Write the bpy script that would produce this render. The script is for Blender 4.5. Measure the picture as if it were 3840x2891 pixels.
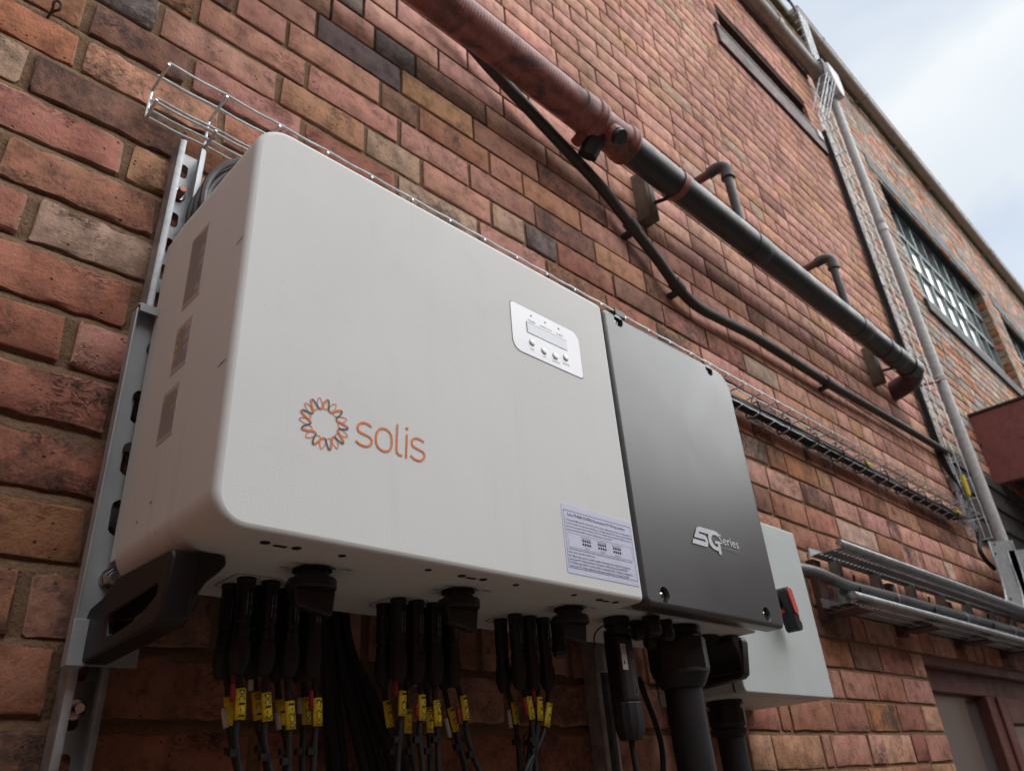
import bpy, math, random
from math import sin, cos, pi, radians
from mathutils import Vector, Matrix
from mathutils.geometry import tessellate_polygon
import numpy as np

for o in list(bpy.data.objects):
    bpy.data.objects.remove(o)
SC = bpy.context.scene
COL = SC.collection

# ------------------------------------------------------------------ camera
# wall face is the plane y = 0, x runs along the wall, z is up, ground at z = 0
RC = ((0.7178816, -0.6928815, -0.0675378),
      (0.2901357, 0.3859623, -0.8757022),
      (0.6328249, 0.6090553, 0.4781049))      # rows: camera right, down, forward
FPX, CX, CY = 2875.42, 1920.0, 1445.5
CAM = Vector((0.0, -0.985, 1.65))
cd = bpy.data.cameras.new('camera')
cam = bpy.data.objects.new('camera', cd)
COL.objects.link(cam)
rt, dn, fw = [Vector(r) for r in RC]
M = Matrix((rt, -dn, -fw)).transposed().to_4x4()
M.translation = CAM
cam.matrix_world = M
cd.sensor_width = 36.0
cd.sensor_fit = 'HORIZONTAL'
cd.lens = 36.0 * FPX / 3840.0
cd.clip_start = 0.02
cd.clip_end = 300
cd.dof.use_dof = True
cd.dof.focus_distance = 1.0
cd.dof.aperture_fstop = 9.0
SC.camera = cam

# ------------------------------------------------------------------ sky, sun, exposure
W = bpy.data.worlds.new('World')
SC.world = W
W.use_nodes = True
nt = W.node_tree
nt.nodes.clear()
SUN_EL, SUN_AZ = radians(42), radians(217)
out = nt.nodes.new('ShaderNodeOutputWorld')
bg = nt.nodes.new('ShaderNodeBackground')
sky = nt.nodes.new('ShaderNodeTexSky')
sky.sky_type = 'NISHITA'
sky.sun_disc = False
sky.sun_elevation = SUN_EL
sky.sun_rotation = SUN_AZ
bg.inputs['Strength'].default_value = 0.1
tc = nt.nodes.new('ShaderNodeTexCoord')
mp = nt.nodes.new('ShaderNodeMapping')
mp.inputs['Scale'].default_value = (1.0, 1.0, 1.7)
ns = nt.nodes.new('ShaderNodeTexNoise')
ns.inputs['Scale'].default_value = 2.6
ns.inputs['Detail'].default_value = 4.0
ns.inputs['Roughness'].default_value = 0.5
ns.inputs['Distortion'].default_value = 0.3
cr = nt.nodes.new('ShaderNodeValToRGB')
cr.color_ramp.elements[0].position = 0.40
cr.color_ramp.elements[0].color = (0.66, 0.66, 0.66, 1)
cr.color_ramp.elements[1].position = 0.56
cr.color_ramp.elements[1].color = (1, 1, 1, 1)
ns2 = nt.nodes.new('ShaderNodeTexNoise')
ns2.inputs['Scale'].default_value = 1.7
ns2.inputs['Detail'].default_value = 3.0
cr2 = nt.nodes.new('ShaderNodeValToRGB')
cr2.color_ramp.elements[0].position = 0.3
cr2.color_ramp.elements[0].color = (2.85, 3.08, 3.35, 1)
cr2.color_ramp.elements[1].position = 0.65
cr2.color_ramp.elements[1].color = (3.9, 4.02, 4.0, 1)
mx = nt.nodes.new('ShaderNodeMix')
mx.data_type = 'RGBA'
L = nt.links.new
L(tc.outputs['Generated'], mp.inputs['Vector'])
L(mp.outputs['Vector'], ns.inputs['Vector'])
L(mp.outputs['Vector'], ns2.inputs['Vector'])
L(ns.outputs['Fac'], cr.inputs['Fac'])
L(ns2.outputs['Fac'], cr2.inputs['Fac'])
L(cr.outputs['Color'], mx.inputs['Factor'])
L(sky.outputs['Color'], mx.inputs['A'])
L(cr2.outputs['Color'], mx.inputs['B'])
L(mx.outputs['Result'], bg.inputs['Color'])
L(bg.outputs['Background'], out.inputs['Surface'])

sd = bpy.data.lights.new('sun', 'SUN')
sd.energy = 1.5
sd.angle = radians(80)
sd.color = (1.0, 0.985, 0.96)
sun = bpy.data.objects.new('sun', sd)
COL.objects.link(sun)
sdir = Vector((cos(SUN_EL) * 0.6, -cos(SUN_EL) * 0.8, sin(SUN_EL)))   # towards the sun
sun.rotation_euler = sdir.to_track_quat('Z', 'Y').to_euler()
sun.location = (2, -3, 12)

SC.render.engine = 'CYCLES'
vs = SC.view_settings
vs.view_transform = 'Standard'
vs.look = 'None'
vs.exposure = 1.45
vs.gamma = 1.0
vs.use_curve_mapping = False

# ------------------------------------------------------------------ helpers
rng = random.Random(7)


def ray(u):
    a, b = (u[0] - CX) / FPX, (u[1] - CY) / FPX
    return rt * a + dn * b + fw


def at(u, d):
    """point of the place seen at photo pixel u, d metres in front of the wall"""
    r = ray(u)
    return CAM + r * ((-d - CAM.y) / r.y)


def atx(u, x):
    r = ray(u)
    return CAM + r * ((x - CAM.x) / r.x)


def atz(u, z):
    r = ray(u)
    return CAM + r * ((z - CAM.z) / r.z)


def proj(p):
    q = Vector(p) - CAM
    z = q.dot(fw)
    if z < 0.05:
        return None
    return (CX + FPX * q.dot(rt) / z, CY + FPX * q.dot(dn) / z)


class MB:
    def __init__(s):
        s.v, s.f = [], []

    def add(s, vs_, fs):
        b = len(s.v)
        s.v += [tuple(v) for v in vs_]
        s.f += [tuple(b + i for i in f) for f in fs]

    def box(s, x0, x1, y0, y1, z0, z1):
        s.add([(x, y, z) for x in (x0, x1) for y in (y0, y1) for z in (z0, z1)],
              [(0, 1, 3, 2), (4, 6, 7, 5), (0, 4, 5, 1), (2, 3, 7, 6), (0, 2, 6, 4), (1, 5, 7, 3)])
        return s

    def tube(s, pts, r, n=10, cap=True, closed=False):
        pts = [Vector(p) for p in pts]
        m = len(pts)
        rs = r if isinstance(r, (list, tuple)) else [r] * m
        up = None
        rings = []
        for i, p in enumerate(pts):
            if closed:
                t = pts[(i + 1) % m] - pts[i - 1]
            else:
                t = pts[min(i + 1, m - 1)] - pts[max(i - 1, 0)]
            t.normalize()
            if up is None:
                up = t.orthogonal().normalized()
            else:
                up = up - t * up.dot(t)
                if up.length < 1e-6:
                    up = t.orthogonal()
                up.normalize()
            q = t.cross(up)
            rings.append([p + up * rs[i] * cos(2 * pi * k / n) + q * rs[i] * sin(2 * pi * k / n) for k in range(n)])
        vs_ = [v for r_ in rings for v in r_]
        fs = []
        mm = m if closed else m - 1
        for i in range(mm):
            a, b = i * n, ((i + 1) % m) * n
            for k in range(n):
                fs.append((a + k, a + (k + 1) % n, b + (k + 1) % n, b + k))
        if cap and not closed:
            fs.append(tuple(range(n - 1, -1, -1)))
            fs.append(tuple((m - 1) * n + k for k in range(n)))
        s.add(vs_, fs)
        return s

    def lathe(s, base, axis, prof, n=20):
        """prof: list of (distance along the axis, radius)"""
        base, axis = Vector(base), Vector(axis).normalized()
        u = axis.orthogonal().normalized()
        w = axis.cross(u)
        vs_ = []
        for h, r in prof:
            for k in range(n):
                a = 2 * pi * k / n
                vs_.append(base + axis * h + (u * cos(a) + w * sin(a)) * max(r, 1e-5))
        fs = []
        for i in range(len(prof) - 1):
            for k in range(n):
                fs.append((i * n + k, i * n + (k + 1) % n, (i + 1) * n + (k + 1) % n, (i + 1) * n + k))
        fs.append(tuple(range(n - 1, -1, -1)))
        fs.append(tuple((len(prof) - 1) * n + k for k in range(n)))
        s.add(vs_, fs)
        return s

    def prism(s, poly, vec):
        """closed polygon (3D points, any outline) pushed along vec"""
        poly = [Vector(p) for p in poly]
        vec = Vector(vec)
        n = len(poly)
        tris = tessellate_polygon([poly])
        fs = [tuple(t) for t in tris] + [tuple(n + i for i in reversed(t)) for t in tris]
        fs += [(i, (i + 1) % n, n + (i + 1) % n, n + i) for i in range(n)]
        s.add(poly + [p + vec for p in poly], fs)
        return s

    def sheet(s, poly):
        poly = [Vector(p) for p in poly]
        s.add(poly, [tuple(t) for t in tessellate_polygon([poly])])
        return s

    def rr(s, x0, x1, z0, z1, rad, yb, yf, fil=0.006, seg=7, back=True, holes=()):
        """rounded rectangle in x-z, from y = yb to the front y = yf (yf < yb); rad = TL, TR, BR, BL"""
        def outline(e):
            pts = []
            for (cx_, cz_, sx, sz, a0), r in zip(((x0, z1, 1, -1, 180), (x1, z1, -1, -1, 90), (x1, z0, -1, 1, 0), (x0, z0, 1, 1, -90)), rad):
                rr_ = max(r - e, 0.0004)
                ox, oz = cx_ + sx * (e + rr_), cz_ + sz * (e + rr_)
                for k in range(seg + 1):
                    a = radians(a0 - 90 * k / seg)
                    pts.append((ox + rr_ * cos(a), oz + rr_ * sin(a)))
            return pts
        lay = [(0, yb)]
        for k in range(5):
            a = pi / 2 * k / 4
            lay.append((fil * (1 - cos(a)), yf + fil * (1 - sin(a))))
        vs_, n = [], 0
        for e, y in lay:
            o = outline(e)
            n = len(o)
            vs_ += [(x, y, z) for x, z in o]
        fs = []
        for i in range(len(lay) - 1):
            for k in range(n):
                fs.append((i * n + k, i * n + (k + 1) % n, (i + 1) * n + (k + 1) % n, (i + 1) * n + k))
        if len(rad):
            # flat front face on its own vertices, with round recesses: (x, z, radius, depth)
            rings = [[Vector((x, yf, z)) for x, z in outline(fil)]]
            for hx, hz, hr, hd in holes:
                rings.append([Vector((hx + hr * cos(2 * pi * k / 28), yf, hz + hr * sin(2 * pi * k / 28))) for k in range(28)])
            flat = [p_ for r_ in rings for p_ in r_]
            b0 = len(vs_)
            vs_ += [tuple(p_) for p_ in flat]
            fs += [tuple(b0 + i for i in t) for t in tessellate_polygon(rings)]
            for (hx, hz, hr, hd) in holes:
                b1 = len(vs_)
                for h_, q_ in ((0, 1.0), (0.0015, 0.93), (hd, 0.86)):
                    vs_ += [(hx + hr * q_ * cos(2 * pi * k / 28), yf + h_, hz + hr * q_ * sin(2 * pi * k / 28)) for k in range(28)]
                for i in range(2):
                    fs += [(b1 + i * 28 + k, b1 + i * 28 + (k + 1) % 28, b1 + (i + 1) * 28 + (k + 1) % 28, b1 + (i + 1) * 28 + k) for k in range(28)]
                fs.append(tuple(b1 + 56 + k for k in range(28)))
        if back:
            fs.append(tuple(range(n - 1, -1, -1)))
        s.add(vs_, fs)
        return s

    def build(s, name, mat, parent=None, smooth=True, ang=35, bevel=0, recalc=True):
        me = bpy.data.meshes.new(name)
        me.from_pydata(s.v, [], s.f)
        me.update()
        if recalc:
            import bmesh
            bm = bmesh.new()
            bm.from_mesh(me)
            bmesh.ops.recalc_face_normals(bm, faces=bm.faces)
            bm.to_mesh(me)
            bm.free()
        o = bpy.data.objects.new(name, me)
        COL.objects.link(o)
        me.materials.append(mat)
        if smooth:
            me.shade_smooth()
            me.set_sharp_from_angle(angle=radians(ang))
        if bevel:
            b = o.modifiers.new('bevel', 'BEVEL')
            b.width = bevel
            b.segments = 2
            b.limit_method = 'ANGLE'
            b.angle_limit = radians(40)
        if parent:
            par(o, parent)
        return o


def par(o, p):
    o.parent = p
    o.matrix_parent_inverse = Matrix.Translation(-p.location) if p.type == 'EMPTY' else Matrix.Identity(4)


def tag(o, label=None, cat=None, group=None, kind=None):
    if label:
        o['label'] = label
    if cat:
        o['category'] = cat
    if group:
        o['group'] = group
    if kind:
        o['kind'] = kind
    return o


def thing(name, loc, label, cat, group=None):
    o = bpy.data.objects.new(name, None)
    COL.objects.link(o)
    o.location = loc
    o.empty_display_size = 0.05
    return tag(o, label, cat, group)


def smoothpath(pts, sub=6, closed=False):
    P = [Vector(p) for p in pts]
    n = len(P)
    res = []
    for i in range(n if closed else n - 1):
        if closed:
            p0, p1, p2, p3 = P[i - 1], P[i], P[(i + 1) % n], P[(i + 2) % n]
        else:
            p1, p2 = P[i], P[i + 1]
            p0 = P[i - 1] if i else p1 * 2 - p2
            p3 = P[i + 2] if i + 2 < n else p2 * 2 - p1
        for k in range(sub):
            t = k / sub
            res.append(0.5 * ((2 * p1) + (p2 - p0) * t + (2 * p0 - 5 * p1 + 4 * p2 - p3) * t * t + (3 * p1 - p0 - 3 * p2 + p3) * t ** 3))
    if not closed:
        res.append(P[-1])
    return res


def ribbon(mb, pts, w, nrm, closed=False):
    """flat stroke of width w along pts lying on a plane with normal nrm"""
    P = [Vector(p) for p in pts]
    n = len(P)
    nrm = Vector(nrm)
    vs_ = []
    for i in range(n):
        t = (P[(i + 1) % n] - P[i - 1]) if closed else (P[min(i + 1, n - 1)] - P[max(i - 1, 0)])
        s_ = nrm.cross(t).normalized() * (w / 2)
        vs_ += [P[i] + s_, P[i] - s_]
    fs = [(2 * i, 2 * i + 1, 2 * ((i + 1) % n) + 1, 2 * ((i + 1) % n)) for i in range(n if closed else n - 1)]
    mb.add(vs_, fs)


_fc = {}


def text_geo(txt):
    if txt not in _fc:
        c = bpy.data.curves.new('lettering', 'FONT')
        c.body = txt
        c.size = 1.0
        c.resolution_u = 2
        o = bpy.data.objects.new('lettering', c)
        me = bpy.data.meshes.new_from_object(o)
        vs_ = [v.co.copy() for v in me.vertices]
        fs = [tuple(p.vertices) for p in me.polygons]
        bpy.data.objects.remove(o)
        bpy.data.curves.remove(c)
        bpy.data.meshes.remove(me)
        _fc[txt] = (vs_, fs)
    return _fc[txt]


def text(mb, txt, org, xd, yd, h, width=None, align='L'):
    """letters with capital height h (or stretched to width) on the plane org, xd, yd"""
    vs_, fs = text_geo(txt)
    if not vs_:
        return
    x0, x1 = min(v.x for v in vs_), max(v.x for v in vs_)
    sy = h / 0.70
    sx = width / (x1 - x0) if width else sy
    off = -x0 if align == 'L' else -(x0 + x1) / 2
    org, xd, yd = Vector(org), Vector(xd), Vector(yd)
    mb.add([org + xd * ((v.x + off) * sx) + yd * (v.y * sy) for v in vs_], fs)


# ------------------------------------------------------------------ materials
MAT = {}


class NT:
    def __init__(s, name):
        s.m = bpy.data.materials.new(name)
        s.m.use_nodes = True
        s.t = s.m.node_tree
        s.b = s.t.nodes['Principled BSDF']
        MAT[name] = s.m

    def n(s, typ, **kw):
        x = s.t.nodes.new(typ)
        for k, v in kw.items():
            if k in x.inputs.keys():
                x.inputs[k].default_value = v
            else:
                setattr(x, k, v)
        return x

    def l(s, a, b):
        s.t.links.new(a, b)

    def noise(s, scale, detail=4, rough=0.55, vec=None, dist=0.0):
        x = s.n('ShaderNodeTexNoise', Scale=scale, Detail=detail, Roughness=rough, Distortion=dist)
        if vec is None:
            if not hasattr(s, 'tc'):
                s.tc = s.n('ShaderNodeTexCoord')
            vec = s.tc.outputs['Object']
        s.l(vec, x.inputs['Vector'])
        return x.outputs['Fac']

    def ramp(s, fac, *st):
        x = s.n('ShaderNodeValToRGB')
        e = x.color_ramp.elements
        while len(e) < len(st):
            e.new(0.5)
        for el, (p_, c) in zip(e, st):
            el.position = p_
            el.color = (c, c, c, 1) if isinstance(c, (int, float)) else (*c, 1)
        s.l(fac, x.inputs['Fac'])
        return x.outputs['Color']

    def mix(s, fac, a, b, blend='MIX'):
        x = s.n('ShaderNodeMix', data_type='RGBA', blend_type=blend)
        for v, k in ((fac, 'Factor'), (a, 'A'), (b, 'B')):
            if hasattr(v, 'is_linked'):
                s.l(v, x.inputs[k])
            elif isinstance(v, (int, float)):
                x.inputs[k].default_value = v if k == 'Factor' else (v, v, v, 1)
            else:
                x.inputs[k].default_value = (*v, 1)
        return x.outputs['Result']

    def math(s, op, a, b=0.0):
        x = s.n('ShaderNodeMath', operation=op)
        for i, v in enumerate((a, b)):
            if hasattr(v, 'is_linked'):
                s.l(v, x.inputs[i])
            else:
                x.inputs[i].default_value = v
        return x.outputs[0]

    def bump(s, h, strength=0.3, dist=0.002):
        x = s.n('ShaderNodeBump', Strength=strength, Distance=dist)
        s.l(h, x.inputs['Height'])
        s.l(x.outputs['Normal'], s.b.inputs['Normal'])

    def set(s, color=None, rough=None, metal=None, **kw):
        for k, v in (('Base Color', color), ('Roughness', rough), ('Metallic', metal), *kw.items()):
            if v is None:
                continue
            if hasattr(v, 'is_linked'):
                s.l(v, s.b.inputs[k])
            elif isinstance(v, (int, float)):
                s.b.inputs[k].default_value = v
            else:
                s.b.inputs[k].default_value = (*v, 1)
        return s


def simple(name, c, rough=0.5, metal=0.0, var=0.12, scale=30, bump=0.0, bscale=200, **kw):
    """plain painted / plastic / metal surface with slight mottling and wear"""
    t = NT(name)
    f = t.noise(scale, 5, 0.6)
    a = tuple(x * (1 - var) for x in c)
    b = tuple(min(1, x * (1 + var)) for x in c)
    t.set(color=t.ramp(f, (0.3, a), (0.7, b)), metal=metal, **kw)
    t.set(rough=t.ramp(f, (0.3, rough * 0.85), (0.7, min(1, rough * 1.15))))
    if bump:
        t.bump(t.noise(bscale, 3), bump, 0.001)
    return t.m


def brick_material(name, old):
    t = NT(name)
    at_ = t.n('ShaderNodeAttribute', attribute_name='tint')
    geo = t.n('ShaderNodeNewGeometry')
    tc_ = t.n('ShaderNodeTexCoord')
    off = t.n('ShaderNodeVectorMath', operation='SCALE')
    off.inputs[0].default_value = (13, 7, 11)
    t.l(geo.outputs['Random Per Island'], off.inputs['Scale'])
    ad = t.n('ShaderNodeVectorMath', operation='ADD')
    t.l(tc_.outputs['Object'], ad.inputs[0])
    t.l(off.outputs['Vector'], ad.inputs[1])
    v = ad.outputs['Vector']
    base = at_.outputs['Color']
    mott = t.noise(26, 6, 0.62, v)
    c = t.mix(1.0, base, t.ramp(mott, (0.3, 0.5), (0.5, 1.0), (0.72, 1.28)), 'MULTIPLY')
    # pale chalky bloom along the arrises and in patches
    pale = t.noise(11, 5, 0.6, v)
    c = t.mix(t.math('MULTIPLY', t.ramp(pale, (0.56, 0.0), (0.75, 1.0)), 0.45), c, (0.46, 0.31, 0.22))
    # burnt blue-black firing patches, amount stored per brick
    br1 = t.noise(9, 5, 0.68, v, 0.6)
    br2 = t.noise(75, 5, 0.7, v, 0.4)
    bb = t.math('ADD', t.math('MULTIPLY', br1, 0.62), t.math('MULTIPLY', br2, 0.38))
    thr = t.math('SUBTRACT', 0.70, t.math('MULTIPLY', at_.outputs['Alpha'], 0.34))
    bm = t.ramp(t.math('MULTIPLY', t.math('SUBTRACT', bb, thr), 8.0), (0.0, 0.0), (1.0, 1.0))
    c = t.mix(t.math('MULTIPLY', bm, 0.8), c, (0.07, 0.056, 0.054))
    # pits and cracks
    vo = t.n('ShaderNodeTexVoronoi', Scale=95.0)
    vo.feature = 'F1'
    t.l(v, vo.inputs['Vector'])
    spk = t.ramp(t.noise(120, 6, 0.75, v, 0.5), (0.56, 0.0), (0.66, 1.0))
    spm = t.math('MULTIPLY', spk, t.ramp(t.noise(7, 4, 0.6, v), (0.42, 0.1), (0.62, 1.0)))
    c = t.mix(t.math('MULTIPLY', spm, 0.6 if old else 0.25), c, (0.075, 0.055, 0.05))
    pit = t.math('MULTIPLY', t.ramp(vo.outputs['Distance'], (0.10, 1.0), (0.22, 0.0)), t.ramp(t.noise(33, 3, 0.5, v), (0.54, 0.0), (0.62, 1.0)))
    c = t.mix(t.math('MULTIPLY', pit, 0.8 if old else 0.45), c, (0.05, 0.03, 0.02))
    st = t.n('ShaderNodeMapping')
    st.inputs['Scale'].default_value = (11, 11, 24)
    t.l(v, st.inputs['Vector'])
    crk = t.ramp(t.noise(3.2, 6, 0.65, st.outputs['Vector'], 1.2), (0.47, 0.0), (0.5, 1.0), (0.53, 0.0))
    crm = t.math('MULTIPLY', crk, t.ramp(t.noise(9, 3, 0.5, v), (0.56, 0.0), (0.68, 1.0)))
    c = t.mix(t.math('MULTIPLY', crm, 0.5 if old else 0.2), c, (0.06, 0.035, 0.025))
    # soot and damp in broad drifts over the whole wall, and faint runs down it
    soot = t.ramp(t.noise(1.5, 6, 0.65, tc_.outputs['Object'], 0.8), (0.34, 0.82), (0.56, 1.08))
    runm = t.n('ShaderNodeMapping')
    runm.inputs['Scale'].default_value = (9, 9, 0.5)
    t.l(tc_.outputs['Object'], runm.inputs['Vector'])
    runs = t.ramp(t.noise(1.0, 5, 0.65, runm.outputs['Vector']), (0.34, 0.84), (0.5, 1.0))
    c = t.mix(1.0, t.mix(1.0, c, soot, 'MULTIPLY'), runs, 'MULTIPLY')
    t.set(color=c, rough=0.9)
    t.b.inputs['Specular IOR Level'].default_value = 0.2
    h = t.math('ADD', t.math('MULTIPLY', mott, 0.5), t.math('MULTIPLY', t.noise(140, 6, 0.7, v), 0.6))
    h = t.math('SUBTRACT', h, t.math('MULTIPLY', pit, 0.6))
    h = t.math('SUBTRACT', h, t.math('MULTIPLY', crm, 0.5))
    t.bump(h, 1.0 if old else 0.5, 0.005 if old else 0.004)
    return t.m


def mortar_material():
    t = NT('mortar')
    tc_ = t.n('ShaderNodeTexCoord')
    v = tc_.outputs['Object']
    sp = t.n('ShaderNodeSeparateXYZ')
    t.l(v, sp.inputs[0])
    f1 = t.noise(14, 6, 0.65, v)
    f2 = t.noise(160, 5, 0.7, v)
    sandy = t.mix(f1, (0.22, 0.135, 0.085), (0.40, 0.265, 0.175))
    sandy = t.mix(t.ramp(f2, (0.3, 0.35), (0.6, 0.0)), sandy, (0.05, 0.03, 0.02))
    grey = t.mix(f1, (0.045, 0.03, 0.023), (0.10, 0.066, 0.05))
    # the wall above the old part is pointed in a darker, tighter mortar
    k = t.ramp(t.math('ADD', sp.outputs['Z'], t.math('MULTIPLY', t.noise(2.5, 3, 0.5, v), 0.4)), (0.0, 0.0), (1.0, 1.0))
    zz = t.n('ShaderNodeMapRange')
    zz.inputs['From Min'].default_value = 3.05
    zz.inputs['From Max'].default_value = 3.3
    t.l(sp.outputs['Z'], zz.inputs['Value'])
    c = t.mix(zz.outputs['Result'], sandy, grey)
    t.set(color=c, rough=0.95)
    t.b.inputs['Specular IOR Level'].default_value = 0.1
    t.bump(t.math('ADD', t.math('MULTIPLY', f1, 0.5), f2), 1.0, 0.006)
    return t.m


BRICK_OLD = brick_material('old_brick', True)
BRICK_NEW = brick_material('smooth_brick', False)
MORTAR = mortar_material()


def paint_white():
    t = NT('white_powder_coat')
    f = t.noise(3.2, 5, 0.55, dist=0.8)
    c = t.ramp(f, (0.3, (0.70, 0.714, 0.707)), (0.62, (0.73, 0.744, 0.737)))
    sp = t.ramp(t.noise(160, 2, 0.5), (0.74, 0.0), (0.78, 1.0))
    c = t.mix(t.math('MULTIPLY', sp, 0.25), c, (0.3, 0.28, 0.25))
    mp_ = t.n('ShaderNodeMapping')
    mp_.inputs['Scale'].default_value = (34, 34, 2.2)
    t.l(t.tc.outputs['Object'], mp_.inputs['Vector'])
    streak = t.ramp(t.noise(1.0, 4, 0.6, mp_.outputs['Vector']), (0.52, 0.0), (0.72, 1.0))
    streak = t.math('MULTIPLY', streak, t.ramp(t.noise(5, 4, 0.6), (0.45, 0.0), (0.65, 1.0)))
    c = t.mix(t.math('MULTIPLY', streak, 0.24), c, (0.52, 0.50, 0.46))
    smear = t.ramp(t.noise(7.5, 6, 0.7, dist=1.6), (0.56, 0.0), (0.68, 1.0))
    c = t.mix(t.math('MULTIPLY', smear, 0.09), c, (0.55, 0.54, 0.51))
    t.set(color=c, rough=t.ramp(t.noise(6, 4), (0.3, 0.58), (0.7, 0.70)))
    t.b.inputs['Specular IOR Level'].default_value = 0.4
    t.bump(t.noise(420, 2, 0.5), 0.14, 0.0008)
    return t.m


def paint_grey():
    t = NT('dark_grey_powder_coat')
    f = t.noise(5, 6, 0.65, dist=1.0)
    c = t.ramp(f, (0.3, (0.040, 0.042, 0.046)), (0.7, (0.050, 0.052, 0.056)))
    t.set(color=c, rough=t.ramp(f, (0.3, 0.33), (0.7, 0.42)), metal=0.0)
    t.b.inputs['Specular IOR Level'].default_value = 0.6
    t.b.inputs['Coat Weight'].default_value = 0.4
    t.b.inputs['Coat Roughness'].default_value = 0.38
    t.bump(t.noise(420, 2, 0.5), 0.08, 0.0006)
    return t.m


WHITE = paint_white()
GREY = paint_grey()
PANEL = simple('silver_membrane', (0.80, 0.815, 0.85), 0.38, 0.1, 0.02, 9)
LCD = simple('lcd_glass', (0.68, 0.73, 0.80), 0.1, 0.0, 0.06, 14)
PRINT_GREY = simple('grey_print', (0.22, 0.23, 0.25), 0.6)
PRINT_BLACK = simple('black_print', (0.02, 0.02, 0.025), 0.6)
PRINT_WHITE = simple('pale_print', (0.62, 0.65, 0.69), 0.5)
PRINT_DIM = simple('dim_print', (0.24, 0.25, 0.27), 0.5)
ORANGE = simple('orange_print', (0.72, 0.16, 0.018), 0.45, var=0.03)
SLATE = simple('slate_print', (0.045, 0.06, 0.08), 0.45, var=0.03)
STICKER = simple('bluish_white_sticker', (0.62, 0.64, 0.82), 0.4, 0.0, 0.02, 12)
FILM = simple('silver_film_sticker', (0.52, 0.475, 0.46), 0.4, 0.0, 0.05, 40)
BLACK = simple('black_plastic', (0.0075, 0.0075, 0.009), 0.42, 0.0, 0.25, 60, 0.15, 500)
BLACK_DULL = simple('black_rubber', (0.011, 0.011, 0.0125), 0.6, 0.0, 0.3, 40, 0.2, 300)
BLACK_CABLE = simple('black_cable_sheath', (0.0065, 0.0065, 0.0078), 0.6, 0.0, 0.25, 50)
HANDLE = simple('black_painted_steel', (0.008, 0.008, 0.0095), 0.4, 0.0, 0.3, 30, 0.1, 300)
STEEL = simple('galvanised_steel', (0.40, 0.415, 0.43), 0.5, 0.65, 0.28, 45, 0.15, 120)
WIRE = simple('zinc_wire', (0.62, 0.66, 0.69), 0.36, 0.7, 0.12, 80)
CHROME = simple('bright_bolt_steel', (0.7, 0.7, 0.72), 0.18, 1.0, 0.1, 60)
BRACKET = simple('grey_zinc_plate', (0.38, 0.41, 0.43), 0.5, 0.3, 0.08, 20)
YELLOW = simple('yellow_marker', (0.72, 0.54, 0.018), 0.45, 0.0, 0.05, 60)
WSLEEVE = simple('white_sleeve', (0.52, 0.5, 0.48), 0.5)
RED = simple('red_plastic', (0.5, 0.06, 0.045), 0.5)
RED_SLEEVE = simple('red_sleeve', (0.33, 0.018, 0.025), 0.45)
PINKCAP = simple('pink_stud_end', (0.75, 0.25, 0.2), 0.5)
ENCL = simple('pale_green_grey_paint', (0.52, 0.57, 0.56), 0.4, 0.0, 0.04, 8)
BLUECAP = simple('blue_cap', (0.03, 0.06, 0.16), 0.4)


def worn(name, c, dirt, rough, scale=9, lo=0.52, hi=0.7, amt=0.8, metal=0.0, bump=0.25, bs=90):
    t = NT(name)
    f = t.noise(scale, 6, 0.68, dist=0.6)
    m = t.ramp(f, (lo, 0.0), (hi, 1.0))
    g = t.noise(scale * 5, 4, 0.6)
    base = t.ramp(g, (0.3, tuple(x * 0.82 for x in c)), (0.7, tuple(min(1, x * 1.15) for x in c)))
    t.set(color=t.mix(t.math('MULTIPLY', m, amt), base, dirt), metal=metal)
    t.set(rough=t.ramp(f, (0.3, rough), (0.75, min(1, rough + 0.25))))
    t.bump(t.noise(bs, 5, 0.65), bump, 0.002)
    return t.m


def red_pipe_paint():
    # brushed oxide paint with sooty patches underneath and fine rings along the pipe
    t = NT('oxide_red_pipe_paint')
    f = t.noise(8, 6, 0.7, dist=0.8)
    fine = t.noise(55, 5, 0.7)
    base = t.ramp(fine, (0.25, (0.19, 0.052, 0.042)), (0.75, (0.30, 0.095, 0.078)))
    c = t.mix(t.math('MULTIPLY', t.ramp(f, (0.5, 0.0), (0.62, 1.0)), 0.8), base, (0.04, 0.025, 0.024))
    pale = t.ramp(t.noise(21, 5, 0.7, dist=0.5), (0.62, 0.0), (0.7, 1.0))
    c = t.mix(t.math('MULTIPLY', pale, 0.5), c, (0.22, 0.16, 0.13))
    t.set(color=c, rough=t.ramp(f, (0.3, 0.4), (0.7, 0.65)))
    wv = t.n('ShaderNodeTexWave', Scale=34.0, Distortion=1.6)
    wv.wave_type = 'BANDS'
    wv.bands_direction = 'X'
    wv.inputs['Detail'].default_value = 2.0
    t.l(t.tc.outputs['Object'], wv.inputs['Vector'])
    t.bump(t.math('ADD', t.math('MULTIPLY', wv.outputs['Fac'], 0.3), t.math('MULTIPLY', fine, 0.9)), 0.5, 0.003)
    return t.m


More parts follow.
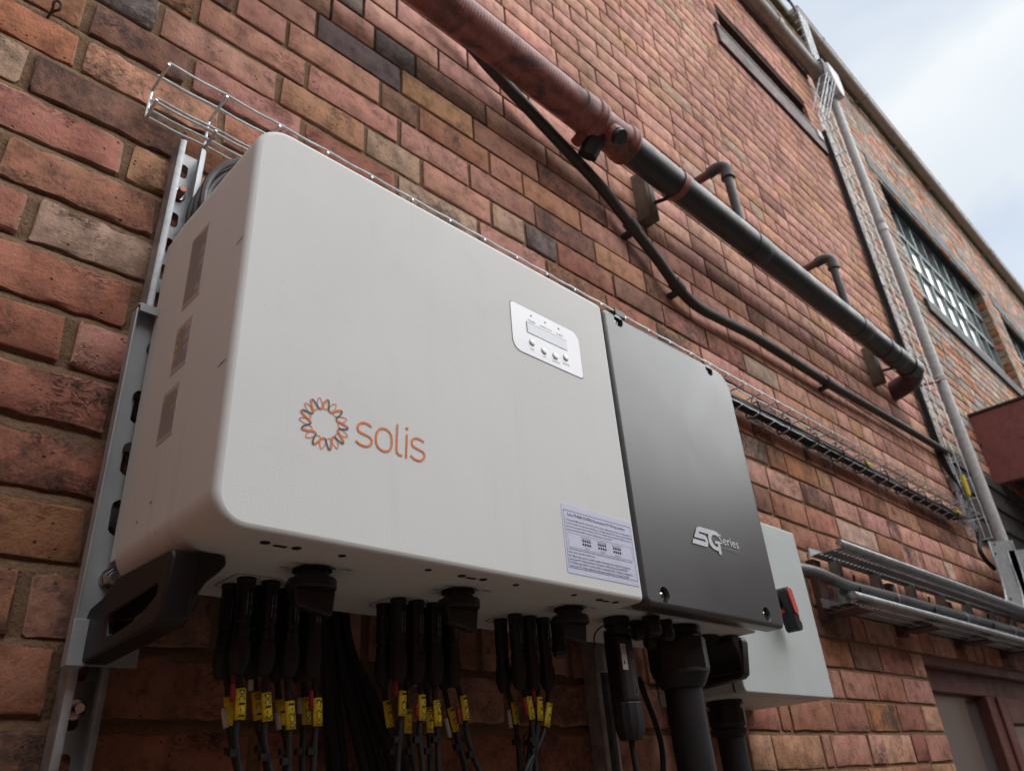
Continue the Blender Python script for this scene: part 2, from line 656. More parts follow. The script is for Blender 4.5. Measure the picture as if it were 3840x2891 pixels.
REDPIPE = red_pipe_paint()
ELBOW = worn('dark_oxide_elbow', (0.075, 0.03, 0.028), (0.025, 0.022, 0.022), 0.4, 12)
BLKPIPE = worn('black_pipe', (0.022, 0.025, 0.027), (0.06, 0.055, 0.05), 0.3, 14, 0.6, 0.8, 0.5)
OLDPIPE = worn('tarry_old_pipe', (0.035, 0.025, 0.02), (0.10, 0.075, 0.055), 0.55, 30, 0.58, 0.72, 0.6)
VENT = worn('purple_grey_plastic', (0.06, 0.052, 0.06), (0.03, 0.022, 0.022), 0.4, 14)
BRDOOR = worn('brown_door_paint', (0.15, 0.05, 0.042), (0.05, 0.025, 0.02), 0.45, 12, 0.55, 0.75, 0.6)
BRBEAM = worn('dark_brown_beam_paint', (0.075, 0.03, 0.028), (0.04, 0.02, 0.018), 0.55, 9, 0.55, 0.75, 0.5)
CANOPY = worn('canopy_red_paint', (0.24, 0.07, 0.06), (0.07, 0.03, 0.03), 0.5, 5, 0.55, 0.72, 0.7)
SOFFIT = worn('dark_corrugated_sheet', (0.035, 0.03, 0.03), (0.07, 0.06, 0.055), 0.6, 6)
GUTTER = worn('greyish_brown_gutter', (0.30, 0.265, 0.235), (0.15, 0.13, 0.11), 0.38, 8, 0.55, 0.75, 0.5)
DOWNPIPE = worn('pale_grey_downpipe', (0.50, 0.49, 0.49), (0.28, 0.26, 0.25), 0.4, 8, 0.55, 0.75, 0.5)
WOOD = worn('weathered_timber', (0.16, 0.125, 0.095), (0.05, 0.04, 0.035), 0.8, 20)
TEAL = worn('dark_green_steel', (0.03, 0.055, 0.063), (0.02, 0.03, 0.035), 0.6, 10)
WINFRAME = worn('greenish_window_paint', (0.22, 0.27, 0.27), (0.1, 0.1, 0.1), 0.5, 16)
SILL = worn('dark_slate_sill', (0.045, 0.042, 0.042), (0.10, 0.09, 0.08), 0.6, 12)
TILE = worn('slate_roof_tile', (0.13, 0.125, 0.14), (0.08, 0.09, 0.05), 0.7, 8)
MOSS = worn('mossy_coping', (0.16, 0.14, 0.10), (0.06, 0.10, 0.03), 0.9, 14, 0.4, 0.6, 0.9)
RUST = worn('rusty_wire', (0.07, 0.035, 0.025), (0.03, 0.02, 0.018), 0.7, 40)
ARMOUR = worn('dark_grey_armoured_cable', (0.085, 0.085, 0.09), (0.04, 0.04, 0.04), 0.38, 18)
ASPHALT = worn('yard_concrete', (0.13, 0.117, 0.10), (0.07, 0.063, 0.056), 0.9, 6, 0.5, 0.7, 0.7, bump=0.6)
ROOMDARK = simple('dark_room', (0.03, 0.03, 0.032), 0.8)


def glass(name, c, rough):
    t = NT(name)
    t.set(color=c, rough=rough, metal=0.0)
    t.b.inputs['Specular IOR Level'].default_value = 0.9
    t.b.inputs['Coat Weight'].default_value = 1.0
    t.b.inputs['Coat Roughness'].default_value = 0.03
    return t.m


PANE_DARK = glass('dark_window_glass', (0.10, 0.11, 0.125), 0.12)
PANE_SKY = glass('sky_reflection_glass', (0.78, 0.82, 0.80), 0.15)  # pale base colour paints in the sky's reflection on the panes
DOORGLASS = glass('door_panel', (0.10, 0.096, 0.092), 0.35)

# ------------------------------------------------------------------ ground and surroundings
g = MB()
g.sheet([(-40, -40, 0), (60, -40, 0), (60, 40, 0), (-40, 40, 0)])
tag(g.build('ground', ASPHALT), 'worn concrete of the yard', kind='structure')

bm_ = NT('yard_brickwork')
bt = bm_.n('ShaderNodeTexBrick', Scale=1.0)
bt.inputs['Color1'].default_value = (0.30, 0.135, 0.085, 1)
bt.inputs['Color2'].default_value = (0.22, 0.10, 0.07, 1)
bt.inputs['Mortar'].default_value = (0.18, 0.13, 0.09, 1)
bt.inputs['Brick Width'].default_value = 0.225
bt.inputs['Row Height'].default_value = 0.083
bt.inputs['Mortar Size'].default_value = 0.008
tcb = bm_.n('ShaderNodeTexCoord')
sx_ = bm_.n('ShaderNodeSeparateXYZ')
cb_ = bm_.n('ShaderNodeCombineXYZ')
bm_.l(tcb.outputs['Object'], sx_.inputs[0])
bm_.l(bm_.math('ADD', sx_.outputs['X'], sx_.outputs['Y']), cb_.inputs['X'])
bm_.l(sx_.outputs['Z'], cb_.inputs['Y'])
bm_.l(cb_.outputs[0], bt.inputs['Vector'])
bm_.set(color=bt.outputs['Color'], rough=0.9)
YARD = bm_.m
# brick range across the yard, plus an unseen wing added to shade the left
b = thing('brick_building', (8, -5.7, 0), 'brick range across the yard behind the camera', 'building')
MB().box(-6, 30, -12, -5.7, 0, 5.7).build('wall', YARD, b, smooth=False)
mb = MB()
mb.prism([(-6.3, -5.4, 5.72), (-6.3, -12.3, 5.72), (-6.3, -8.9, 7.4)], (36.6, 0, 0))
mb.build('roof', TILE, b, smooth=False)
b = thing('brick_building', (-1.6, -2, 0), 'unseen brick wing added left of the camera to shade the inverter side', 'building')
MB().box(-5, -1.5, -5.2, 1.5, 0, 3.6).build('wall', YARD, b, smooth=False)
MB().box(-5.2, -1.35, -5.4, 1.7, 3.6, 3.75).build('roof', TILE, b, smooth=False)

# ------------------------------------------------------------------ bricks
ZJ, CH = 2.66885, 0.08287
COLS = dict(
    orange=(0.43, 0.185, 0.095), red=(0.39, 0.17, 0.115), purple=(0.25, 0.125, 0.09), cream=(0.48, 0.32, 0.235),
    pink=(0.54, 0.285, 0.215), rose=(0.49, 0.245, 0.18), tan=(0.50, 0.265, 0.165), blue=(0.21, 0.155, 0.14), brown=(0.36, 0.17, 0.10),
    grey=(0.36, 0.31, 0.275), buff=(0.46, 0.35, 0.27), bright=(0.47, 0.20, 0.10))


def brick_shape(x0, x1, z0, z1, yf, yb, rough, r_, nx=5, edges=None):
    """front face as a slightly pillowed irregular grid plus four sides going back to yb"""
    e = 0.0018 + 0.0022 * rough
    us = [x0, x0 + e] + [x0 + (x1 - x0) * k / (nx - 2) for k in range(1, nx - 2)] + [x1 - e, x1]
    ws = [z0, z0 + e, z1 - e, z1]
    vs_ = []
    nu = len(us)
    tilt, tilt2 = r_.uniform(-1, 1) * 0.0025 * rough, r_.uniform(-1, 1) * 0.0025 * rough
    for j, w in enumerate(ws):
        for i, u in enumerate(us):
            edge = (i in (0, nu - 1)) + (j in (0, 3))
            y = yf + (0.0010 + 0.0007 * rough) * (edge > 0) + r_.uniform(-1, 1) * 0.0012 * rough
            y += tilt * (u - x0) / (x1 - x0) + tilt2 * j / 3
            a = rough * 0.0030
            du = r_.uniform(-a, a) + ((0.0014 * rough) * (1 if i == 0 else -1) if edge == 2 else 0)
            dw = r_.uniform(-a, a) if edge else 0
            vs_.append((u + du, y, w + dw))
            if edges is not None:
                edges.append(edge > 0)
    fs = []
    for j in range(3):
        for i in range(nu - 1):
            a = j * nu + i
            fs.append((a, a + 1, a + nu + 1, a + nu))
    ring = list(range(nu)) + [nu - 1 + nu * j for j in (1, 2, 3)] + [3 * nu + i for i in range(nu - 2, -1, -1)] + [nu * j for j in (2, 1)]
    b0 = len(vs_)
    vs_ += [(vs_[i][0], yb, vs_[i][2]) for i in ring]
    if edges is not None:
        edges += [True] * len(ring)
    m = len(ring)
    for k in range(m):
        fs.append((ring[k], b0 + k, b0 + (k + 1) % m, ring[(k + 1) % m]))
    return vs_, fs


def mesh_with_tint(name, parts, mat):
    """parts: list of (verts, faces, tint)"""
    V, F, T = [], [], []
    for vs_, fs, t in parts:
        b0 = len(V)
        V += vs_
        F += [tuple(b0 + i for i in f) for f in fs]
        if len(t) == 4 and not isinstance(t[0], tuple):
            T += list(t) * len(vs_)
        else:
            for c in t:
                T += list(c)
    me = bpy.data.meshes.new(name)
    me.from_pydata(V, [], F)
    at_ = me.attributes.new('tint', 'FLOAT_COLOR', 'POINT')
    at_.data.foreach_set('color', T)
    me.materials.append(mat)
    me.shade_smooth()
    me.set_sharp_from_angle(angle=radians(32))
    return me


def fill(a, b, r_, stretch, head):
    """split the run a..b of one course into bricks, centre joint to centre joint"""
    out_ = []
    x = a
    while x < b - 1e-6:
        w = head if r_.random() < 0.22 else stretch
        w *= r_.uniform(0.97, 1.03)
        if b - x - w < head * 0.7:
            w = b - x
            if w > stretch * 1.25:
                w = w / 2
        out_.append((x, min(x + w, b)))
        x += w
    return out_


def lay(courses, span, holes, joints, r_, stretch=0.224, head=0.113):
    res = []
    for k in courses:
        z1, z0 = ZJ - CH * k, ZJ - CH * (k + 1)
        zc = (z0 + z1) / 2
        xs = [[*span(zc)]]
        for (hx0, hx1, hz0, hz1) in holes:
            if hz0 < zc < hz1:
                nx_ = []
                for a, b in xs:
                    if hx1 <= a or hx0 >= b:
                        nx_.append([a, b])
                    else:
                        if hx0 > a + 0.02:
                            nx_.append([a, hx0])
                        if hx1 < b - 0.02:
                            nx_.append([hx1, b])
                xs = nx_
        for a, b in xs:
            js = sorted(j for j in joints.get(k, []) if a + 0.05 < j < b - 0.05)
            if js:
                first = js[0] - 0.224 * r_.randint(1, 1)
                pre = []
                x = js[0]
                while x > a + 0.02:
                    w = head if r_.random() < 0.25 else stretch
                    x2 = x - w if x - w > a + 0.07 else a
                    pre.append((x2, x))
                    x = x2
                res += [(k, p_[0], p_[1], z0, z1) for p_ in reversed(pre)]
                for q in range(len(js) - 1):
                    d = js[q + 1] - js[q]
                    n = max(1, round(d / stretch)) if d > 0.3 else 1
                    for i in range(n):
                        res.append((k, js[q] + d * i / n, js[q] + d * (i + 1) / n, z0, z1))
                a = js[-1]
            else:
                a2 = a + r_.choice((0, head / 2, head, stretch * 0.5))
                if a2 > a + 0.04:
                    res.append((k, a, a2, z0, z1))
                    a = a2
            res += [(k, p_[0], p_[1], z0, z1) for p_ in fill(a, b, r_, stretch, head)]
    return res


def area_in_view(x0, x1, z0, z1, y):
    ps = [proj((x, y, z)) for x, z in ((x0, z0), (x1, z0), (x1, z1), (x0, z1))]
    if any(p_ is None for p_ in ps):
        return 0
    cx_ = sum(p_[0] for p_ in ps) / 4
    cy_ = sum(p_[1] for p_ in ps) / 4
    if not (-60 < cx_ < 3900 and -60 < cy_ < 2950):
        return 0
    return abs(sum(ps[i][0] * ps[(i + 1) % 4][1] - ps[(i + 1) % 4][0] * ps[i][1] for i in range(4))) / 2


JOINTS = {
    -6: [0.510, 0.730, 0.951, 1.182, 1.466], -5: [0.338, 0.447, 0.674, 0.779, 1.0, 1.116, 1.34, 1.552],
    -4: [0.273, 0.497, 0.726, 0.93, 1.151, 1.386], -3: [0.218, 0.442, 0.64, 0.786, 0.995, 1.108],
    -2: [0.118, 0.282, 0.498], -1: [-0.1, 0.124, 0.347], 0: [0.066, 0.285], 1: [-0.02, 0.216], 2: [0.065, 0.278, 0.388],
    3: [-0.1, 0.118, 0.345], 4: [0.04, 0.269], 5: [-0.03, 0.199], 6: [0.04, 0.27], 7: [0.06, 0.287], 8: [0.045, 0.271],
    9: [0.1, 0.215, 2.251, 2.477, 2.689], 10: [0.05, 0.267, 1.855, 1.91, 2.148, 2.358, 2.58, 2.781],
    11: [0.045, 0.273, 1.682, 1.795, 2.042, 2.095, 2.316, 2.414, 2.627, 2.737]}
JOINTS[8] = [0.045, 0.271, 2.36, 2.562, 2.815]
JOINTS[7] = [0.06, 0.287, 2.406, 2.507, 2.729]
JOINTS[4] = [0.04, 0.269, 2.342]
JOINTS[3] = [-0.1, 0.118, 0.345, 2.52, 2.835]
JOINTS[2] = [0.065, 0.278, 0.388, 2.741, 2.993]
PICK = {  # (course, x inside the brick): colour, burnt amount
    (-1, 0.05): ('orange', 0.3), (-1, 0.23): ('tan', 0.62), (-1, 0.4): ('red', 0.3), (-2, 0.2): ('purple', 0.66), (-2, 0.05): ('brown', 0.5),
    (-2, 0.4): ('rose', 0.2), (-3, 0.17): ('grey', 0.7), (-3, 0.3): ('pink', 0.15), (-3, 0.55): ('tan', 0.1), (-4, 0.2): ('brown', 0.5),
    (-4, 0.4): ('rose', 0.2), (-4, 0.6): ('rose', 0.4), (0, 0.17): ('purple', 0.78), (0, 0.0): ('cream', 0.3), (0, 0.35): ('brown', 0.5),
    (1, 0.1): ('red', 0.55), (1, 0.28): ('tan', 0.55), (2, 0.17): ('red', 0.6), (2, 0.33): ('red', 0.5), (3, 0.05): ('red', 0.4),
    (3, 0.23): ('cream', 0.12), (4, 0.2): ('red', 0.45), (4, 0.0): ('red', 0.4), (5, 0.1): ('red', 0.5), (5, 0.25): ('rose', 0.3),
    (6, 0.15): ('red', 0.62), (7, 0.15): ('red', 0.66), (8, 0.15): ('brown', 0.3), (9, 0.15): ('brown', 0.75), (9, 0.05): ('red', 0.3),
    (10, 0.15): ('red', 0.5), (11, 0.15): ('brown', 0.7), (-5, 0.4): ('rose', 0.2), (-5, 0.55): ('tan', 0.4), (-5, 0.72): ('purple', 0.65),
    (-6, 0.6): ('blue', 0.65), (-7, 0.75): ('blue', 0.75), (-8, 0.62): ('blue', 0.6), (-7, 0.95): ('purple', 0.6), (-3, 0.7): ('cream', 0.05),
    (-3, 0.9): ('rose', 0.0), (-3, 1.05): ('cream', 0.05), (-4, 1.25): ('purple', 0.6), (-4, 1.45): ('tan', 0.3), (-5, 1.22): ('tan', 0.05),
    (-6, 1.1): ('tan', 0.4), (-5, 1.05): ('rose', 0.1), (-4, 1.05): ('rose', 0.2), (11, 2.2): ('rose', 0.0), (11, 1.9): ('tan', 0.4)}


def left_colour(k, x0, x1, z, r_):
    for (kk, xx), v in PICK.items():
        if kk == k and x0 < xx < x1:
            c, a = v
            break
    else:
        x = (x0 + x1) / 2
        newness = min(1, max(0, (z - 2.85) / 0.5 + (x - 0.6) * 0.4))
        if z < 2.5 and x > 1.2:
            newness = 0.8
        if r_.random() < newness:
            c = r_.choices(('pink', 'rose', 'tan', 'cream', 'purple'), (0.56, 0.34, 0.06, 0.03, 0.012))[0]
            a = r_.choice((0.0, 0.0, 0.0, 0.05, 0.12))
            if 3.0 < z < 3.4 and r_.random() < 0.3:
                c, a = r_.choice(('purple', 'rose', 'rose')), r_.uniform(0.1, 0.5)
            if z < 2.4 and r_.random() < 0.6:
                c = 'red'
        else:
            c = r_.choices(('red', 'purple', 'orange', 'tan', 'cream', 'rose', 'brown', 'blue'), (0.36, 0.07, 0.07, 0.14, 0.04, 0.24, 0.06, 0.02))[0]
            a = r_.uniform(0.3, 0.85)
            if c == 'blue' and (z < 2.8 or x > 1.7):
                c = 'red'
    q = COLS[c]
    j = r_.uniform(0.88, 1.12)
    return (q[0] * j, q[1] * j * r_.uniform(0.94, 1.06), q[2] * j * r_.uniform(0.92, 1.08), a)


def right_colour(k, x0, x1, z, r_):
    c = r_.choices(('buff', 'grey', 'pink', 'bright', 'tan', 'brown'), (0.36, 0.28, 0.2, 0.05, 0.08, 0.03))[0]
    q = COLS[c]
    j = r_.uniform(0.85, 1.15)
    return (q[0] * j, q[1] * j, q[2] * j, r_.choice((0.0, 0.1, 0.3, 0.45)))


def raise_wall(root, layout, colour, yface, mat, oldness, seed):
    r_ = random.Random(seed)
    items = []
    for (k, x0, x1, z0, z1) in layout:
        zc = (z0 + z1) / 2
        o = oldness(x0, zc)
        jz, jx = 0.0042 + 0.0038 * o, 0.0042 + 0.0036 * o
        jz *= r_.uniform(0.85, 1.2)
        dz = r_.uniform(-1, 1) * 0.0013 + 0.0012 * sin(x0 * 1.7 + k * 0.21)
        z0, z1 = z0 + dz, z1 + dz
        yf = yface - 0.0012 + r_.uniform(-1, 1) * (0.0008 + 0.0012 * o)
        t = colour(k, x0, x1, zc, r_)
        w = area_in_view(x0, x1, z0, z1, yface)
        items.append((w, x0 + jx, x1 - jx, z0 + jz, z1 - jz, yf, o, t))
    items.sort(key=lambda q: -q[0])
    rest = []
    for i, (w, x0, x1, z0, z1, yf, o, t) in enumerate(items):
        nx = 12 if i < 60 else 6
        if w <= 0 or i >= 700:
            nx = 4
        ed = []
        vs_, fs = brick_shape(x0, x1, z0, z1, yf, yface + 0.022, o, r_, nx, ed)
        # arrises fired and worn paler than the face
        pe = r_.uniform(0.0, 0.55) * (0.4 + 0.6 * o)
        pc = tuple(t[c] * (1 - pe) + (0.44, 0.29, 0.2)[c] * pe for c in range(3)) + (t[3] * (1 - pe),)
        t = [pc if q else t for q in ed]
        if i < 300 and w > 0:
            ob = bpy.data.objects.new('brick', mesh_with_tint('brick', [(vs_, fs, t)], mat(o)))
            COL.objects.link(ob)
            par(ob, root)
        else:
            rest.append((vs_, fs, t))
    ob = bpy.data.objects.new('brickwork', mesh_with_tint('brickwork', rest, mat(0.3)))
    COL.objects.link(ob)
    par(ob, root)
    ob['kind'] = 'stuff'


def mortar_sheet(root, rects, y, fine=None, seed=3):
    r_ = random.Random(seed)
    mb = MB()
    for (x0, x1, z0, z1) in rects:
        mb.add([(x0, y, z0), (x1, y, z0), (x1, y, z1), (x0, y, z1)], [(0, 1, 2, 3)])
    if fine:
        # struck joints: raked back under each brick, brought flush over the brick below
        x0, x1, z0, z1, st = fine
        from mathutils import noise as mn
        zr = [(z1, 0.0), (z0, 0.0)]
        for k in range(-12, 16):
            for t, dep in ((-0.17, 0.0022), (-0.088, 0.006), (-0.045, 0.0028), (0.04, 0.0008), (0.10, 0.0), (0.17, 0.0020), (0.5, 0.0022)):
                z = ZJ - CH * (k + t)
                if z0 + 0.003 < z < z1 - 0.003:
                    zr.append((z, dep))
        zr.sort()
        nx_ = int((x1 - x0) / st)
        vs_ = []
        for j, (z, dep) in enumerate(zr):
            for i in range(nx_ + 1):
                x = x0 + (x1 - x0) * i / nx_
                e = 0 if (i in (0, nx_) or j in (0, len(zr) - 1)) else 1
                n1, n2 = mn.noise(Vector((x * 60, 0, z * 60))), mn.noise(Vector((x * 19, 5, z * 19)))
                zz = z + e * mn.noise(Vector((x * 45, 9, z * 8))) * 0.0022
                vs_.append((x, y + e * (-0.0028 + dep * (1 + 0.5 * n2) - n1 * 0.0012 - n2 * 0.0012), zz))
        fs = [(j * (nx_ + 1) + i, j * (nx_ + 1) + i + 1, (j + 1) * (nx_ + 1) + i + 1, (j + 1) * (nx_ + 1) + i) for j in range(len(zr) - 1) for i in range(nx_)]
        mb.add(vs_, fs)
    o = mb.build('mortar', MORTAR, root, ang=80, recalc=False)
    return o


def oldness(x, z):
    return max(0.0, min(0.45 if x > 1.1 else 1.0, (3.15 - z) / 0.5 - max(0, x - 0.7) * 0.45)) if z > 1.2 else 0.4


def left_span(z):
    return (-1.48, 4.14) if z > 2.6 else (-1.48, 5.6)


WALL = thing('brick_wall', (0, 0, 0), 'old red and pink brick wall with brown mortar carrying the inverter and pipes', 'wall')
DOOR = (2.93, 4.75, 0.0, 2.03)
RECESS = (2.83, 3.86, 5.12, 5.365)
left = lay(range(-39, 20), left_span, [DOOR, RECESS], JOINTS, random.Random(11))
raise_wall(WALL, left, left_colour, -0.004, lambda o: BRICK_OLD if o > 0.25 else BRICK_NEW, oldness, 21)
mortar_sheet(WALL, [(-1.5, -0.25, 0, 5.9), (-0.25, 1.9, 0, 1.5), (1.9, 2.83, 0, 5.9), (2.83, 2.93, 0, 5.12), (-0.25, 1.9, 3.5, 5.9), (2.93, 4.14, 2.03, 5.12), (4.75, 5.6, 0, 2.03),
                    (4.14, 5.6, 2.03, 2.6), (2.83, 3.86, 5.365, 5.9), (3.86, 4.14, 5.12, 5.9)], 0.001, (-0.25, 1.9, 1.5, 3.5, 0.0085))
# end face of the wall where it steps back, and masonry behind
MB().box(-1.5, 2.79, 0.03, 0.3, 0, 5.9).box(2.79, 4.14, 0.03, 0.3, 2.06, 5.08).box(2.79, 2.9, 0.03, 0.3, 0, 2.06).box(3.89, 4.14, 0.03, 0.3, 5.08, 5.9).box(2.79, 3.89, 0.03, 0.3, 5.375, 5.9).box(2.79, 3.89, 0.18, 0.3, 5.08, 5.375).build('masonry_core', MORTAR, WALL, smooth=False)
MB().box(4.125, 4.142, 0.0045, 0.15, 2.03, 5.9).build('wall_end', MORTAR, WALL, smooth=False)
tag(MB().box(2.80, 3.88, 0.14, 0.17, 5.09, 5.37).build('recess_panel', BRBEAM, WALL, smooth=False))
MB().box(2.832, 3.858, 0.001, 0.13, 5.362, 5.372).build('recess_soffit', BRBEAM, WALL, smooth=False)

# rusty wire eye driven into a joint at the top left
h0 = at((178, 70), 0.002)
hp = [at((176, 72), 0.0), at((196, 40), 0.012), at((202, 12), 0.018), at((216, 4), 0.02), at((229, 20), 0.02), at((222, 38), 0.018), at((205, 42), 0.013), at((190, 52), 0.008)]
o = MB().tube(smoothpath(hp, 5), 0.0022, 8).build('wire_hook', RUST)
tag(o, 'small rusty wire eye sticking out of a mortar joint at top left', 'hook')

# ------------------------------------------------------------------ taller building on the right
BLD = thing('brick_building', (7, 0.15, 0), 'taller weathered brick building with steel windows beyond the grey downpipe', 'building')
RY = 0.15
WIN = [(5.79, 8.45, 4.80, 6.10), (9.05, 11.7, 4.80, 6.10)]


def right_span(z):
    return (4.16, 14.0) if z < 5.75 else (1.8, 14.0)


right = lay(range(-55, -3), right_span, WIN, {}, random.Random(5), 0.224, 0.113)
raise_wall(BLD, right, right_colour, RY - 0.004, lambda o: BRICK_OLD, lambda x, z: 0.55, 33)
mortar_sheet(BLD, [(4.15, 5.79, 2.9, 5.75), (1.8, 5.79, 5.75, 7.2), (5.79, 14, 6.10, 7.2), (8.45, 9.05, 4.8, 6.10), (11.7, 14, 4.8, 6.1), (5.79, 14, 2.9, 4.8)], RY + 0.001)
for wi, (wx0, wx1, wz0, wz1) in enumerate(WIN):
    win = MB().box(wx0 - 0.02, wx1 + 0.02, RY + 0.24, RY + 0.28, wz0 - 0.02, wz1 + 0.02).build('window', ROOMDARK, BLD, smooth=False)
    GY = RY + 0.10
    fr = MB()
    nc, rows = 9, (wz0 + 0.03, wz0 + 0.30, wz0 + 0.62, wz0 + 0.95, wz1 - 0.02)
    for i in range(nc + 1):
        x = wx0 + 0.02 + (wx1 - wx0 - 0.04) * i / nc
        w = 0.022 if i in (0, 3, 6, nc) else 0.012
        fr.box(x - w, x + w, GY - 0.02, GY + 0.02, wz0, wz1)
    for z in rows:
        fr.box(wx0, wx1, GY - 0.024, GY + 0.016, z - 0.016, z + 0.016)
    fr.build('frame', WINFRAME, win, smooth=False)
    for i in range(nc):
        for j in range(4):
            x0 = wx0 + 0.02 + (wx1 - wx0 - 0.04) * i / nc
            x1 = wx0 + 0.02 + (wx1 - wx0 - 0.04) * (i + 1) / nc
            pale = j < 3 and i < 7  # lower panes that get the painted sky reflection
            p_ = MB().box(x0 + 0.01, x1 - 0.01, GY - 0.003, GY + 0.003, rows[j] + 0.01, rows[j + 1] - 0.01).build('pane', PANE_SKY if pale else PANE_DARK, win, smooth=False)
    MB().box(wx0 - 0.14, wx1 + 0.15, RY - 0.012, RY + 0.13, wz1 + 0.004, wz1 + 0.16).build('lintel', TEAL, BLD, bevel=0.004)
    MB().box(wx0, wx1, RY + 0.125, RY + 0.24, wz1 - 0.004, wz1 + 0.004).build('soffit', TEAL, BLD, smooth=False)
    MB().box(wx0 - 0.05, wx1 + 0.05, RY - 0.03, RY + 0.12, wz0 - 0.11, wz0 + 0.005).build('sill', SILL, BLD, bevel=0.006)
    # brick reveals, one course after another
    rr_ = random.Random(50 + wi)
    parts = []
    k = 0
    z = wz0
    while z < wz1 - 0.02:
        z2 = min(z + CH, wz1)
        for xa, sgn in ((wx1, -1),):
            t = right_colour(0, 0, 1, z, rr_)
            t = (t[0] * 0.9, t[1] * 0.75, t[2] * 0.62, 0.4)
            y0, y1 = RY - 0.002, RY + 0.115
            vs_ = [(xa + 0.003, y0, z + 0.005), (xa + 0.003, y1, z + 0.005), (xa + 0.003, y1, z2 - 0.005), (xa + 0.003, y0, z2 - 0.005),
                   (xa + 0.05, y0, z + 0.005), (xa + 0.05, y1, z + 0.005), (xa + 0.05, y1, z2 - 0.005), (xa + 0.05, y0, z2 - 0.005)]
            parts.append((vs_, [(3, 2, 1, 0), (0, 1, 5, 4), (7, 6, 2, 3), (1, 2, 6, 5)], t))
        z = z2
    ob = bpy.data.objects.new('reveal', mesh_with_tint('reveal', parts, BRICK_OLD))
    COL.objects.link(ob)
    par(ob, BLD)
    MB().box(wx1 + 0.012, wx1 + 0.05, RY + 0.006, RY + 0.12, wz0, wz1).build('reveal_mortar', MORTAR, BLD, smooth=False)
MB().box(1.8, 14, RY + 0.33, RY + 0.5, 2.9, 7.2).build('masonry_core', MORTAR, BLD, smooth=False)
MB().box(1.8, 14, RY - 0.05, RY + 0.35, 7.2, 7.28).build('coping', MOSS, BLD, bevel=0.01)

# roof of the lower part, just above its gutter
rf = thing('lean_to_roof', (1.5, 0, 6.0), 'slate eaves just above the near grey gutter', 'roof')
r_ = random.Random(8)
ntile = 0
for row in range(2):
    for i in range(14 if row == 0 else 12):
        x0 = 0.55 + i * 0.26 + (0.13 if row else 0)
        y0, z0 = -0.085 + row * 0.13, 6.02 + row * 0.075
        s_ = 0.58
        MB().prism([(x0, y0, z0 + r_.uniform(0, .004)), (x0 + 0.253, y0, z0 + r_.uniform(0, .004)), (x0 + 0.253, y0 + 0.26, z0 + 0.26 * s_), (x0, y0 + 0.26, z0 + 0.26 * s_)], (0, 0.004, 0.009)).build('slate', TILE, rf, smooth=False)
MB().box(-1.4, 4.13, -0.016, 0.02, 5.815, 6.0).build('fascia', BRDOOR, rf, bevel=0.004)
MB().box(-1.4, 4.13, -0.0035, 0.3, 5.795, 5.99).build('shadow_gap_strip', SOFFIT, rf, smooth=False)  # dark strip standing in for the shadow gap beneath the fascia


def half_gutter(name, x0, x1, y, z, r, label, seams, cap_at=None):
    root = thing(name, (x0, y, z), label, 'gutter')
    def prof(rad, a0=-8, a1=188, n=18):
        return [(y + rad * cos(radians(a0 + (a1 - a0) * k / n)), z - rad * sin(radians(a0 + (a1 - a0) * k / n))) for k in range(n + 1)]
    o_, i_ = prof(r), prof(r - 0.004)
    loop = o_ + list(reversed(i_))
    mb = MB()
    mb.prism([(x0, a, b) for a, b in loop], (x1 - x0, 0, 0))
    lip = [(x0, *o_[-1]), (x1, *o_[-1])]
    mb.tube(lip, 0.0055, 8)
    mb.build('trough', GUTTER, root)
    for s_ in seams:
        mb = MB()
        oo, ii = prof(r + 0.005), prof(r + 0.0005)
        mb.prism([(s_, a, b) for a, b in oo + list(reversed(ii))], (0.05, 0, 0))
        mb.build('seam', GUTTER, root)
    if cap_at is not None:
        MB().prism([(cap_at, a, b) for a, b in prof(r + 0.004)], (-0.008, 0, 0)).build('end_cap', GUTTER, root)
    for k in range(int((x1 - x0) / 0.9)):
        bx = x0 + 0.45 + k * 0.9
        MB().box(bx, bx + 0.025, y - r - 0.008, y + r + 0.05, z + 0.002, z + 0.008).build('gutter_strap', GUTTER, root, smooth=False)
    return root


half_gutter('roof_gutter', -1.4, 4.23, -0.064, 5.86, 0.0455, 'near brown half round gutter along the pink wall top, ending at the hopper', [1.4, 3.58], 4.232)
half_gutter('roof_gutter', 4.72, 14.0, 0.058, 7.174, 0.0425, 'far brown half round gutter of the taller building against the sky', [6.05, 7.1, 8.3, 9.6, 11.2], 4.718)

# projecting painted beam under the recess
bmr = thing('timber_beam', (3.2, -0.03, 5.0), 'dark brown painted box beam fixed under a shallow recess high on the pink wall', 'beam')
MB().box(2.73, 3.94, -0.022, -0.004, 4.985, 5.125).build('beam', BRBEAM, bmr, bevel=0.004)
MB().box(2.725, 3.945, -0.026, -0.006, 5.125, 5.133).build('edge_highlight_strip', GUTTER, bmr, bevel=0.002)  # pale strip painting the sky-lit highlight along the beam's top edge

